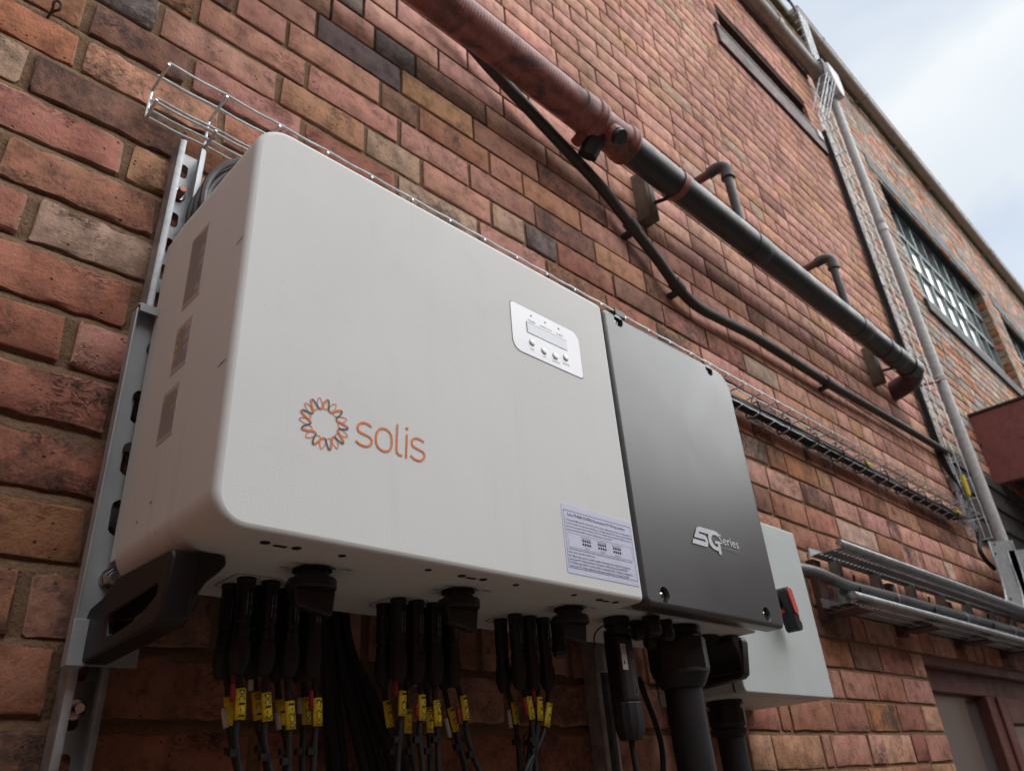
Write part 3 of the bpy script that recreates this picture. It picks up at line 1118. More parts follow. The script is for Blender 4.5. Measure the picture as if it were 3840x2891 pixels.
# canopy and dark shutter under it at the far right
cn = thing('entrance_canopy', (6.5, -0.4, 3.4), 'red painted canopy edge jutting out from the wall behind the downpipe', 'canopy')
MB().box(5.69, 5.74, -2.4, RY, 3.28, 3.78).build('side_fascia', CANOPY, cn, bevel=0.004)
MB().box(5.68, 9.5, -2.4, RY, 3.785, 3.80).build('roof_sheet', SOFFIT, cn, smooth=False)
for i in range(14):
    y = -2.3 + i * 0.17
    MB().prism([(5.745, y, 3.34), (5.745, y + 0.085, 3.30), (5.745, y + 0.17, 3.34), (5.745, y + 0.17, 3.345), (5.745, y + 0.085, 3.305), (5.745, y, 3.345)], (3.7, 0, 0)).build('corrugation', SOFFIT, cn, smooth=False)
sp = atx((3676, 1672), 5.69)
MB().lathe((5.69, sp.y, sp.z), (-1, 0, 0), [(0, 0.014), (0.006, 0.014), (0.008, 0.008)], 12).build('fixing_bolt', SOFFIT, cn)
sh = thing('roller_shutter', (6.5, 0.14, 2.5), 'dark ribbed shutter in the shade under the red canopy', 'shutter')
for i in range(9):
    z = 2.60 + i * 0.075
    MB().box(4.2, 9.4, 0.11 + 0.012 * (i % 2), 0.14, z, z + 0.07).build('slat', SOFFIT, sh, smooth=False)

# door in the lower right corner
dr = thing('door', (3.8, 0.08, 0), 'brown painted framed door with dull grey panel at lower right', 'door')
X0, X1, Z1 = 2.945, 4.73, 2.015
MB().box(X0, X1, 0.05, 0.13, 1.90, Z1).build('head', BRDOOR, dr, bevel=0.004)
MB().box(X0 - 0.01, X1, 0.012, 0.05, 1.975, Z1 + 0.01).build('head_moulding', BRDOOR, dr, bevel=0.006)
MB().box(X0, 3.03, 0.06, 0.13, 0, 1.90).build('jamb', BRDOOR, dr, bevel=0.004)
MB().box(3.64, 3.73, 0.04, 0.13, 0, 1.90).build('mullion', BRDOOR, dr, bevel=0.006)
MB().box(3.745, 3.83, 0.03, 0.10, 0, 1.90).build('leaf_stile', BRDOOR, dr, bevel=0.006)
MB().box(3.83, X1, 0.03, 0.10, 1.80, 1.90).build('leaf_rail', BRDOOR, dr, bevel=0.004)
MB().box(3.03, 3.64, 0.085, 0.095, 0.05, 1.90).build('panel', DOORGLASS, dr, smooth=False)
MB().box(3.83, X1, 0.07, 0.08, 0.05, 1.80).build('panel', PANE_DARK, dr, smooth=False)
MB().box(X0 - 0.04, X1 + 0.05, 0.135, 0.25, 0, 2.02).build('backing', ROOMDARK, dr, smooth=False)
# ------------------------------------------------------------------ soil pipe and its neighbours
PD, PZ, PR = 0.13, 3.293, 0.0458
pp = thing('drain_pipe', (2.2, -PD, PZ), 'long soil pipe along the wall, oxide red at left, shiny black at right', 'pipe')


def ring_prof(r):
    return [(0, r), (0.004, r + 0.005), (0.012, r + 0.006), (0.016, r + 0.002), (0.02, r + 0.002), (0.026, r + 0.006), (0.034, r + 0.005), (0.036, r)]


MB().lathe((-1.2, -PD, PZ), (1, 0, 0), [(0, PR + 0.003), (2.42, PR + 0.003)], 28).build('red_pipe', REDPIPE, pp)
MB().lathe((1.215, -PD, PZ), (1, 0, 0), [(0, PR + 0.003), (0.004, PR + 0.007), (0.05, PR + 0.008)] + [(0.055 + a, r + 0.0055) for a, r in ring_prof(PR)] + [(0.10, PR + 0.003)], 28).build('red_socket', REDPIPE, pp)
MB().lathe((1.30, -PD, PZ), (1, 0, 0), [(0, PR + 0.004), (0.10, PR + 0.004), (0.105, PR + 0.006)] + [(0.11 + a, r + 0.0055) for a, r in ring_prof(PR)] + [(0.15, PR)], 28).build('red_coupling', REDPIPE, pp)
# inspection branch with black cap, stub ends on the coupling
c0 = Vector((1.335, -PD, PZ))
MB().tube([c0, c0 + Vector((0.01, -0.035, -0.055))], [0.03, 0.027], 16).build('branch', REDPIPE, pp)
MB().tube([c0 + Vector((0.01, -0.036, -0.052)), c0 + Vector((0.012, -0.045, -0.064))], [0.024, 0.022], 16).build('branch_cap', BLKPIPE, pp)
MB().tube([c0 + Vector((-0.02, 0.01, -0.03)), c0 + Vector((-0.025, 0.05, -0.085))], [0.03, 0.028], 16).build('lower_branch', BLKPIPE, pp)
MB().tube([c0 + Vector((-0.055, 0.02, -0.03)), c0 + Vector((-0.07, 0.05, -0.065))], [0.016, 0.016], 12).build('branch_plug', REDPIPE, pp)
MB().tube([c0 + Vector((0.02, 0.02, 0.03)), c0 + Vector((0.03, 0.045, 0.066))], [0.024, 0.022], 14).build('top_boss', REDPIPE, pp)
MB().box(1.375, 1.395, -0.10, -0.05, 3.36, 3.385).build('boss_lug', REDPIPE, pp, bevel=0.002)
MB().lathe((1.40, -PD, PZ), (1, 0, 0), [(0, PR), (2.14, PR)], 32).build('black_pipe', BLKPIPE, pp)
for x in (2.12, 2.96, 3.33):
    MB().lathe((x, -PD, PZ), (1, 0, 0), [(0, PR), (0.001, PR + 0.0022), (0.05, PR + 0.003), (0.085, PR + 0.003), (0.09, PR + 0.001)], 28).build('black_socket', BLKPIPE, pp)
MB().lathe((1.672, -PD, PZ), (1, 0, 0), [(0, PR), (0.001, PR + 0.003), (0.026, PR + 0.003), (0.027, PR)], 28).build('pipe_band', REDPIPE, pp)
MB().lathe((3.235, -PD, PZ), (1, 0, 0), [(0, PR), (0.001, PR + 0.003), (0.026, PR + 0.003), (0.027, PR)], 28).build('pipe_band', BLKPIPE, pp)
ex = 3.52
MB().tube(smoothpath([(ex, -PD, PZ), (ex + 0.05, -PD, PZ - 0.002), (ex + 0.095, -PD + 0.03, PZ - 0.02), (ex + 0.10, -PD + 0.075, PZ - 0.036), (ex + 0.10, 0.02, PZ - 0.05)], 6), PR + 0.002, 24).build('elbow', ELBOW, pp)
MB().lathe((ex - 0.02, -PD, PZ), (1, 0, 0), [(0, PR + 0.003), (0.002, PR + 0.005), (0.045, PR + 0.006), (0.06, PR + 0.003), (0.075, PR + 0.005), (0.085, PR + 0.003)], 28).build('elbow_collar', BLKPIPE, pp)

for i, (x, lab) in enumerate(((1.66, 'timber packing block behind the pipe beside the rusty red band'), (3.38, 'timber packing block behind the far end of the black pipe'))):
    w = thing('timber_block', (x, -0.03, 3.30), lab, 'block', 'blocks packing the pipe off the wall')
    MB().box(x - 0.022, x + 0.024, -0.055, -0.004, 3.20, 3.39).build('block', WOOD, w, bevel=0.004)
    MB().box(x - 0.012, x + 0.012, -0.058, -0.053, 3.21, 3.38).build('front_strip', WOOD, w, bevel=0.001)
    MB().tube([(x, -0.06, 3.255), (x + 0.012, -0.10, 3.252)], 0.006, 8).build('clip_stud', BLACK, w)

# two plastic overflow pipes dropping into the soil pipe
for (xw, xb, lab) in ((1.88, 2.09, 'near plastic waste pipe with a grey elbow, leaving the wall above the black pipe'), (2.655, 2.93, 'far plastic waste pipe with an elbow close to the pipe end')):
    v = thing('waste_pipe', (xw, 0, 3.6), lab, 'pipe', 'waste pipes dropping into the soil pipe')
    xm = xb - 0.005
    MB().tube([(xm - 0.02, 0.01, 3.62), (xm - 0.01, -0.085, 3.625)], 0.0165, 16).build('wall_stub', BRDOOR, v)
    MB().tube(smoothpath([(xm - 0.012, -0.07, 3.625), (xm - 0.006, -0.108, 3.63), (xm, -PD - 0.002, 3.615), (xm, -PD - 0.002, 3.575)], 6), 0.0215, 16).build('elbow', VENT, v)
    MB().lathe((xm, -PD - 0.002, 3.577), (0, 0, -1), [(0, 0.024), (0.012, 0.024), (0.014, 0.0175)], 16).build('elbow_collar', VENT, v)
    MB().tube([(xm, -PD - 0.002, 3.575), (xb, -PD - 0.002, PZ + 0.03)], 0.0165, 16).build('drop_pipe', VENT, v)
    MB().lathe((xb, -PD - 0.002, PZ + 0.036), (0, 0, 1), [(0, 0.03), (0.008, 0.024), (0.022, 0.022), (0.024, 0.0165)], 16).build('saddle', BLKPIPE, v)

# old tarry pipe that sags under the soil pipe and then runs level
path = [at((1640, 30), 0.04), at((1760, 165), 0.04), at((1850, 268), 0.04), at((2010, 440), 0.04), at((2150, 590), 0.04), at((2260, 710), 0.04), at((2370, 850), 0.04),
        at((2460, 965), 0.04), at((2540, 1075), 0.04), at((2610, 1145), 0.04)]
path += [at(u, 0.04) for u in ((2700, 1196), (2850, 1274), (3100, 1432), (3320, 1560), (3560, 1702))]
op = thing('old_pipe', (1.5, -0.04, 3.1), 'thin tarry black pipe dropping behind the red pipe, then level along the bricks', 'pipe')
MB().tube(smoothpath(path, 4), 0.0165, 14).build('pipe', OLDPIPE, op)
for i in (6, 8, 12):
    q = Vector(path[i])
    t = (Vector(path[i + 1]) - Vector(path[i - 1])).normalized()
    MB().tube([q - t * 0.02, q + t * 0.02], 0.0205, 14).build('pipe_band', OLDPIPE, op)
    MB().box(q.x - 0.012, q.x + 0.012, -0.04, -0.002, q.z - 0.024, q.z - 0.014).build('wall_lug', OLDPIPE, op, smooth=False)

# ------------------------------------------------------------------ wire basket trays
def wavy(p0, p1, amp, per, ax, n_per=5):
    p0, p1 = Vector(p0), Vector(p1)
    d = (p1 - p0).length
    n = max(2, int(d / per * n_per))
    return [p0.lerp(p1, i / n) + Vector(ax) * (amp * cos(2 * pi * (d * i / n) / per)) for i in range(n + 1)]


tr = thing('wire_basket_tray', (2, -0.04, 2.66), 'long horizontal zinc wire cable basket running behind the top of the inverter', 'cable tray')
TX0, TX1, PER = 0.2265, 4.02, 0.0945
WR = 0.0024
for (x0, y, z, a) in ((TX0, -0.083, 2.694, 1), (TX0 - 0.004, -0.048, 2.695, 1), (TX0 + 0.002, -0.021, 2.668, 1), (TX0, -0.058, 2.637, 1), (TX0, -0.021, 2.646, 1), (TX0, -0.021, 2.629, 1)):
    MB().tube(wavy((x0, y, z), (TX1, y, z), 0.0016, PER, (0, 0.3, 1)), WR, 6).build('long_wire', WIRE, tr)
hoop = MB().tube(smoothpath([(0, -0.085, 2.690), (0, -0.028, 2.689), (0, -0.0185, 2.681), (0, -0.0185, 2.634), (0, -0.026, 2.626), (0, -0.06, 2.633)], 3), WR, 6).build('cross_wire', WIRE, tr)
hoop.location = (TX0, 0, 0)
for i in range(1, int((TX1 - TX0) / PER) + 1):
    c = hoop.copy()
    COL.objects.link(c)
    c.location = (TX0 + i * PER, 0, 0)
MB().box(1.315, 1.355, -0.088, -0.004, 2.680, 2.700).build('support_clip', HANDLE, tr, bevel=0.002)

vt = thing('wire_basket_tray', (4.08, -0.04, 4), 'tall vertical zinc wire cable basket climbing the wall beside the grey downpipe', 'cable tray')
VX, VZ0, VZ1 = (3.985, 4.115), 2.60, 5.40
for (x, y) in ((4.005, -0.05), (4.005, -0.03), (4.03, -0.017), (4.07, -0.017), (4.11, -0.017), (4.125, -0.045), (4.125, -0.075)):
    MB().tube(wavy((x, y, VZ0), (x, y, VZ1), 0.0015, 0.1, (0.5, 0.5, 0)), 0.002, 6).build('long_wire', WIRE, vt)
hp_ = MB().tube([(4.003, -0.055, 0), (4.003, -0.02, 0), (4.01, -0.0145, 0), (4.12, -0.0145, 0), (4.127, -0.02, 0), (4.127, -0.08, 0)], 0.0027, 6).build('cross_wire', WIRE, vt)
hp_.location = (0, 0, VZ0)
for i in range(1, 29):
    c = hp_.copy()
    COL.objects.link(c)
    c.location = (0, 0, VZ0 + 0.1 * i)
ob = thing('wire_basket_tray', (4.08, -0.1, 5.8), 'short cranked zinc wire basket stepping out round the gutter end by the hopper', 'cable tray')
p0, p1 = Vector((4.075, -0.04, 5.42)), Vector((4.10, -0.15, 5.68))
for dx in (-0.06, -0.025, 0.025, 0.06):
    for dy in ((0, 0.05) if abs(dx) > 0.05 else (0.0,)):
        o_ = Vector((dx, dy, 0))
        MB().tube([p0 + o_, p1 + o_], 0.003, 6).build('long_wire', WIRE, ob)
for k in range(5):
    q = p0.lerp(p1, k / 4)
    MB().tube([q + Vector((-0.06, 0.05, 0)), q + Vector((-0.06, 0, 0)), q + Vector((0.06, 0, 0)), q + Vector((0.06, 0.05, 0))], 0.003, 6).build('cross_wire', WIRE, ob)
ob = thing('wire_basket_tray', (4.4, -0.05, 6.5), 'topmost zinc wire basket with loose cables in front of the far gutter', 'cable tray')
q0, q1 = Vector((4.32, -0.06, 6.02)), Vector((4.44, -0.05, 6.72))
for dx in (-0.06, -0.02, 0.02, 0.06):
    MB().tube([q0 + Vector((dx, 0, 0)), q1 + Vector((dx, 0, 0))], 0.0036, 6).build('long_wire', WIRE, ob)
for k in range(8):
    q = q0.lerp(q1, k / 7)
    MB().tube([q + Vector((-0.06, 0.05, 0)), q + Vector((-0.06, 0, 0)), q + Vector((0.06, 0, 0)), q + Vector((0.06, 0.05, 0))], 0.003, 6).build('cross_wire', WIRE, ob)
for k, dx in enumerate((-0.03, 0.0, 0.03)):
    o = MB().tube(smoothpath([(4.09 + dx, -0.13, 5.66), (4.16 + dx, -0.125, 5.9), (4.33 + dx, -0.035, 6.1), (4.40 + dx, -0.03, 6.5), (4.42 + dx, -0.03, 6.78), (4.30 + dx, 0.0, 6.9), (4.15 + dx, 0.1, 6.85)], 6), 0.009, 8).build('loose_cable', VENT)
    tag(o, 'dark loose cable looping out of the topmost wire basket below the far gutter', 'cable', 'loose cables at the roof edge')

# cables lying in the trays
cabs = []
r_ = random.Random(4)
for i in range(9):
    y, z = -0.028 - 0.010 * (i % 4), 2.644 + 0.0085 * (i // 4)
    pts = [(x, y + r_.uniform(-1, 1) * 0.004, z + r_.uniform(-1, 1) * 0.003) for x in [0.6 + 0.2 * k for k in range(17)]]
    pts += [(3.99 + 0.012 * (i % 4), -0.05, 2.70), (4.0 + 0.012 * (i % 4), -0.045, 2.85)]
    pts += [(3.968 + 0.0105 * (i % 4), -0.018 - 0.010 * (i // 4), 2.95 + 0.25 * k) for k in range(10)]
    o = MB().tube(smoothpath(pts, 3), 0.0052, 7).build('solar_cable', BLACK_CABLE)
    tag(o, 'one of the black solar cables bundled in the wire baskets', 'cable', 'black cables bundled in the wire baskets')
for j, (x, w) in enumerate(((1.62, 0.05), (2.78, 0.035), (3.72, 0.045))):
    t = MB().tube([(x, -0.063, 2.655), (x + w, -0.062, 2.654)], 0.009, 8).build('cable_marker', YELLOW)
    tag(t, ('yellow marker on the cables just right of the dark grey cover', 'yellow marker half way along the horizontal wire basket', 'yellow marker where the horizontal basket nears the downpipe')[j], 'cable marker', 'yellow markers on the tray cables')
t = MB().tube([(4.055, -0.06, 2.80), (4.055, -0.062, 2.90)], 0.011, 8).build('cable_marker', YELLOW)
tag(t, 'yellow upright marker at the foot of the vertical wire basket', 'cable marker', 'yellow markers on the tray cables')
# cable ties around the tray bundle, tails up
for x in [1.45 + 0.19 * k for k in range(13)]:
    tm = MB()
    tm.tube([(x, -0.069, 2.640), (x, -0.066, 2.668), (x, -0.024, 2.672), (x, -0.020, 2.634), (x, -0.045, 2.620), (x, -0.062, 2.626)], 0.0026, 5, closed=True)
    tm.tube([(x, -0.045, 2.671), (x + 0.01, -0.05, 2.70)], 0.002, 5)
    tag(tm.build('cable_tie', BLACK), 'black cable tie with a loose tail round the cables in the horizontal basket', 'cable tie', 'cable ties along the horizontal basket')

# downpipe with hopper
dp = thing('downpipe', (4.27, -0.078, 3), 'pale grey round plastic downpipe falling from the hopper head', 'downpipe')
DX, DY, DR = 4.275, -0.078, 0.0268
MB().lathe((DX, DY, 5.66), (0, 0, -1), [(0, DR), (3.6, DR)], 20).build('pipe', DOWNPIPE, dp)
for z, h in ((4.62, 0.10), (3.52, 0.03), (2.28, 0.14)):
    MB().lathe((DX, DY, z), (0, 0, -1), [(0, DR), (0.004, DR + 0.004), (h * 0.35, DR + 0.004), (h * 0.4, DR + 0.001), (h * 0.55, DR + 0.001), (h * 0.6, DR + 0.004), (h - 0.004, DR + 0.004), (h, DR)], 20).build('collar', DOWNPIPE, dp)
MB().tube([(DX - 0.02, DY, 3.49), (DX - 0.16, -0.03, 3.44), (DX - 0.2, -0.002, 3.43)], 0.009, 8).build('red_bracket', CANOPY, dp)
hb = MB()
hw = 0.085
prof = [(-hw, 5.92), (-hw, 5.80), (-hw * 0.8, 5.72), (-0.035, 5.655), (0.035, 5.655), (hw * 0.8, 5.72), (hw, 5.80), (hw, 5.92)]
hb.prism([(DX + a, -0.145, z) for a, z in prof], (0, 0.13, 0))
hb.build('hopper', DOWNPIPE, dp, bevel=0.01)

# pale junction plates fixed near the vertical tray
for (u, s_, lab) in (((3060, 515), 0.035, 'pale bracket fixed beside the vertical basket near the beam end'), ((3288, 1062), 0.03, 'small pale plate on the pink wall left of the vertical basket'), ((3568, 1823), 0.04, 'pale grey plate on the wall at the foot of the vertical basket')):
    q = at(u, 0.0)
    o = MB().box(q.x - s_, q.x + s_, -0.03, -0.004, q.z - s_, q.z + s_).box(q.x + s_ * 0.2, q.x + s_ * 1.6, -0.02, -0.006, q.z - s_ * 1.5, q.z - s_ * 0.9).build('fixing_plate', DOWNPIPE, bevel=0.003)
    tag(o, lab, 'bracket')

# ------------------------------------------------------------------ cable ladder, lower right
ld = thing('cable_ladder', (3, -0.08, 2.2), 'galvanised cable ladder with slotted rails running right from the isolator box', 'cable ladder')
LX0, LX1, LZ0, LZ1 = 2.20, 4.9, 2.082, 2.242


def rail_strip(z, sgn, x0, x1):
    mb = MB()
    # horizontal web with two rows of real perforations, a front lip and a back lip
    n = int((x1 - x0) / 0.028)
    for i in range(n):
        a, b = x0 + (x1 - x0) * i / n, x0 + (x1 - x0) * (i + 1) / n
        m1, m2 = a + (b - a) * 0.3, a + (b - a) * 0.8
        ys = (-0.035, -0.052, -0.062, -0.095, -0.107, -0.124)
        mb.box(a, b, ys[1], ys[0], z - 0.001, z + 0.001)
        mb.box(a, m1, ys[2], ys[1], z - 0.001, z + 0.001)
        mb.box(m2, b, ys[2], ys[1], z - 0.001, z + 0.001)
        mb.box(a, b, ys[3], ys[2], z - 0.001, z + 0.001)
        mb.box(a, m1, ys[4], ys[3], z - 0.001, z + 0.001)
        mb.box(m2, b, ys[4], ys[3], z - 0.001, z + 0.001)
        mb.box(a, b, ys[5], ys[4], z - 0.001, z + 0.001)
    return mb


rail_strip(LZ1 - 0.012, 1, LX0, LX1).build('side_rail', STEEL, ld, smooth=False)
rail_strip(LZ0 + 0.002, -1, LX0 + 0.02, LX1).build('side_rail', STEEL, ld, smooth=False)
for z in (LZ1 - 0.004, LZ0 + 0.009):
    MB().tube([(LX0 - 0.03, -0.131, z), (LX1, -0.131, z)], 0.010, 12).build('rolled_edge', STEEL, ld)
    MB().box(LX0 - 0.02, LX1, -0.036, -0.033, z - 0.014, z + 0.012).build('back_flange', STEEL, ld, smooth=False)
for i in range(9):
    x = 2.30 + 0.29 * i
    mb = MB()
    for (a, b_) in ((0, 0.006), (0.03, 0.036)):
        mb.box(x + a, x + b_, -0.055, -0.03, LZ0, LZ1 - 0.015)
    z = LZ0
    while z < LZ1 - 0.03:
        mb.box(x, x + 0.036, -0.032, -0.029, z, z + 0.018)
        z += 0.034
    mb.build('rung', STEEL, ld, smooth=False)
bl = []
for i in range(5):
    x = 2.205 + 0.55 * i
    o = MB().box(x, x + 0.048, -0.029, -0.004, LZ0 - 0.035, LZ1 - 0.02).box(x, x + 0.10, -0.125, -0.03, LZ0 - 0.022, LZ0 - 0.014).build('support_bracket', BRBEAM, bevel=0.002)
    tag(o, ('leftmost brown strut bracket carrying the cable ladder next to the isolator box', 'second brown strut bracket under the cable ladder', 'middle brown strut bracket under the cable ladder', 'fourth brown strut bracket under the cable ladder',
            'last brown strut bracket under the cable ladder at the frame edge')[i], 'bracket', 'brackets carrying the cable ladder')
ac = thing('armoured_cable', (3, -0.09, 2.13), 'thick dark grey armoured cable strapped along the cable ladder', 'cable')
pts = [(1.72, -0.10, 2.115), (1.9, -0.10, 2.135), (2.05, -0.10, 2.142), (2.25, -0.085, 2.139)] + [(2.45 + 0.2 * k, -0.083 + 0.003 * (k % 2), 2.142 + 0.0012 * k + 0.003 * (k % 2)) for k in range(12)]
sp_ = smoothpath(pts, 6)
MB().tube(sp_, 0.0155, 14).build('sheath', ARMOUR, ac)
MB().tube([p_ + Vector((0, 0.01, -0.018)) for p_ in sp_[18:]], 0.013, 12).build('sheath', ARMOUR, ac)
for i, x in enumerate((2.31, 2.62, 2.93, 3.24, 3.55, 3.86)):
    p_ = min(sp_, key=lambda q: abs(q.x - x))
    mb = MB().tube([p_ + Vector((0, 0.0185 * cos(a) + 0.004, 0.0215 * sin(a) - 0.006)) for a in [2 * pi * k / 16 for k in range(16)]], 0.0032, 6, closed=True)
    mb.tube([p_ + Vector((0, -0.004, 0.016)), p_ + Vector((-0.004, -0.008, 0.034))], 0.0035, 6)
    mb.build('cable_tie', BLACK if i % 2 == 0 else STEEL, ac)
# swept ladder bend climbing at the right edge
lb = thing('ladder_bend', (3.9, -0.1, 2.4), 'curved galvanised ladder riser with bolt holes at the right edge', 'cable ladder')
lf_ = smoothpath([at(u, 0.115) for u in ((3704, 2032), (3720, 2085), (3744, 2150), (3761, 2205), (3771, 2256))], 4)
rg_ = smoothpath([at(u, 0.115) for u in ((3788, 2026), (3806, 2075), (3828, 2140), (3846, 2210), (3855, 2290))], 4)
MB().prism(lf_ + list(reversed(rg_)), (0, 0.002, 0)).build('web', STEEL, lb, smooth=False)
MB().tube([p_ + Vector((0, -0.004, 0)) for p_ in lf_], 0.0055, 8).build('folded_edge', STEEL, lb)
MB().tube([p_ + Vector((0, -0.004, 0)) for p_ in rg_], 0.0055, 8).build('folded_edge', STEEL, lb)
lf2 = [p_ + Vector((0.26, 0.0, 0.0)) for p_ in lf_]
rg2 = [p_ + Vector((0.26, 0.0, 0.0)) for p_ in rg_]
MB().prism(lf2 + list(reversed(rg2)), (0, 0.002, 0)).build('web', STEEL, lb, smooth=False)
MB().tube([p_ + Vector((0, -0.004, 0)) for p_ in lf2], 0.0055, 8).build('folded_edge', STEEL, lb)
for u in ((3728, 2040), (3732, 2075), (3745, 2235), (3790, 2245)):
    q = at(u, 0.1155)
    MB().lathe((q.x, q.y, q.z), (0, -1, 0), [(0, 0.006), (0.003, 0.006), (0.004, 0.004)], 10).build('bolt_hole', BLACK, lb)
o = MB().tube(smoothpath([(4.02, -0.05, 2.63), (3.995, -0.05, 2.57), (3.96, -0.045, 2.52), (3.985, -0.05, 2.47), (4.03, -0.06, 2.44)], 5), 0.010, 8).build('cable_tail', BLACK_CABLE)
tag(o, 'black cable looping out below the foot of the vertical basket', 'cable')
# ------------------------------------------------------------------ the inverter
FY = -0.3235
ZB, ZT = 1.8915, 2.4107
BX0, SX, BX1 = 0.2788, 0.9305, 1.3435
BY = -0.079
iv = thing('inverter', (0.81, -0.2, ZB), 'big white solar inverter with dark grey right cover and orange sun logo', 'inverter')
SCREWS = ((2320, 1203), (2660, 1388), (2495, 2230), (2877, 2302))
MB().rr(BX0, SX - 0.0015, ZB, ZT, (0.044, 0.010, 0.010, 0.036), -0.105, FY, 0.0075, 9).build('white_cover', WHITE, iv, ang=50)
MB().rr(BX0 + 0.0012, BX1 - 0.006, ZB + 0.0012, ZT - 0.0012, (0.043, 0.036, 0.012, 0.035), BY, -0.27, 0.004, 9).build('rear_case', WHITE, iv, ang=50)
MB().rr(SX + 0.0025, BX1, ZB - 0.0007, ZT - 0.001, (0.012, 0.042, 0.013, 0.014), -0.291, FY + 0.0005, 0.0065, 9, holes=[(*[at(u, -FY)[i] for i in (0, 2)], 0.0125, 0.0085) for u in SCREWS]).build('grey_cover', GREY, iv, ang=50)
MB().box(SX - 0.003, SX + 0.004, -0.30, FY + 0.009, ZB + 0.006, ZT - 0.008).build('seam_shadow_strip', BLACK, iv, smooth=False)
NF = (0, -1, 0)
FXD, FZD = Vector((1, 0, 0)), Vector((0, 0, 1))


def onf(x, z, e=0.0006):
    return Vector((x, FY - e, z))


# recessed screws of the grey cover: dimple dish plus cross-head
for u in SCREWS:
    q = at(u, -FY)
    y9 = FY + 0.0092
    MB().lathe((q.x, y9, q.z), NF, [(0, 0.0098), (0.0006, 0.0098)], 24).build('recess_shade_disc', BLACK, iv)  # black disc paints the shade at the bottom of the screw recess
    sc_ = MB().lathe((q.x, y9 - 0.0005, q.z), NF, [(0, 0.0064), (0.0022, 0.0063), (0.0034, 0.0048), (0.0037, 0.002)], 18).build('screw', CHROME, iv)
    MB().box(q.x - 0.003, q.x + 0.003, y9 - 0.0046, y9 - 0.004, q.z - 0.0007, q.z + 0.0007).box(q.x - 0.0007, q.x + 0.0007, y9 - 0.0048, y9 - 0.004, q.z - 0.003, q.z + 0.003).build('cross_slot', BLACK, sc_, smooth=False)

# operating panel
px0, px1, pz0, pz1 = 0.6965, 0.852, 2.235, 2.3205
MB().rr(px0 - 0.0012, px1 + 0.0012, pz0 - 0.0012, pz1 + 0.0012, (0.008, 0.018, 0.008, 0.018), FY + 0.002, FY - 0.0003, 0.0002, 6).build('panel_edge', PRINT_GREY, iv)
panel = MB().rr(px0, px1, pz0, pz1, (0.007, 0.017, 0.007, 0.017), FY + 0.002, FY - 0.0007, 0.0003, 6).build('control_panel', PANEL, iv)
MB().box(0.728, 0.8195, FY - 0.0010, FY, 2.2755, 2.2945).build('display_surround', PRINT_GREY, panel, smooth=False)
MB().box(0.7292, 0.8192, FY - 0.0014, FY, 2.2755, 2.2932).build('display', LCD, panel, smooth=False)
pt = MB()
for u, s_ in (((1990.1, 1185.1), 'POWER'), ((2042.7, 1210.7), 'OPERATION'), ((2093.4, 1233.9), 'ALARM')):
    q = at(u, -FY)
    MB().lathe((q.x, FY - 0.0006, q.z), NF, [(0, 0.0019), (0.0005, 0.0016)], 12).build('indicator', PRINT_GREY, panel)
for u, s_ in (((1992.2, 1208), 'POWER'), ((2045.3, 1233), 'OPERATION'), ((2096.4, 1257), 'ALARM'), ((1995.2, 1312), 'ESC'), ((2041.7, 1339), 'UP'), ((2083.8, 1358.5), 'DOWN'), ((2122.8, 1367.5), 'ENTER')):
    q = at(u, -FY)
    text(pt, s_, onf(q.x, q.z - 0.0014, 0.0011), FXD, FZD, 0.0034, align='C')
pt.build('lettering', PRINT_GREY, panel, smooth=False)
for u in ((1993.7, 1285.7), (2038.7, 1317.3), (2080.8, 1336.8), (2119.8, 1342.8)):
    q = at(u, -FY)
    b_ = MB().lathe((q.x, FY - 0.0005, q.z), NF, [(0, 0.0056), (0.0012, 0.0054), (0.0019, 0.0044), (0.0022, 0.0025)], 18).build('button', PANEL, panel)
    MB().lathe((q.x, FY - 0.0005, q.z), NF, [(0, 0.0062), (0.0003, 0.0062)], 18).build('button_rim', PRINT_GREY, panel)


def LG(x, y):
    q = at((1080 + 0.25316 * x, 1450 + 0.25316 * y), -FY)
    return onf(q.x, q.z, 0.0007)


# logo ring: two waves round a circle
cen = LG(540, 548)
Ro = (sum((LG(*p_) - cen).length for p_ in ((340, 205), (570, 190), (790, 345), (890, 580), (835, 805), (640, 915), (395, 850), (210, 640), (190, 380))) / 9)
Ri = (sum((LG(*p_) - cen).length for p_ in ((490, 335), (660, 385), (735, 490), (740, 640), (670, 735), (510, 752), (390, 660), (335, 520), (370, 400))) / 9)
pk = LG(570, 190) - cen
ph = math.atan2(pk.z, pk.x)
sw = abs((LG(570, 190) - LG(598, 190)).length)


def wave(a, dphi, amp_out, amp_in):
    w = cos(9 * (a - ph - dphi))
    r_ = amp_in + (amp_out - amp_in) * ((1 + w) / 2) ** 1.7
    # lean the crests a little clockwise, as the emblem does
    aa = a - 0.05 * w
    return cen + Vector((r_ * cos(aa), 0, r_ * sin(aa)))


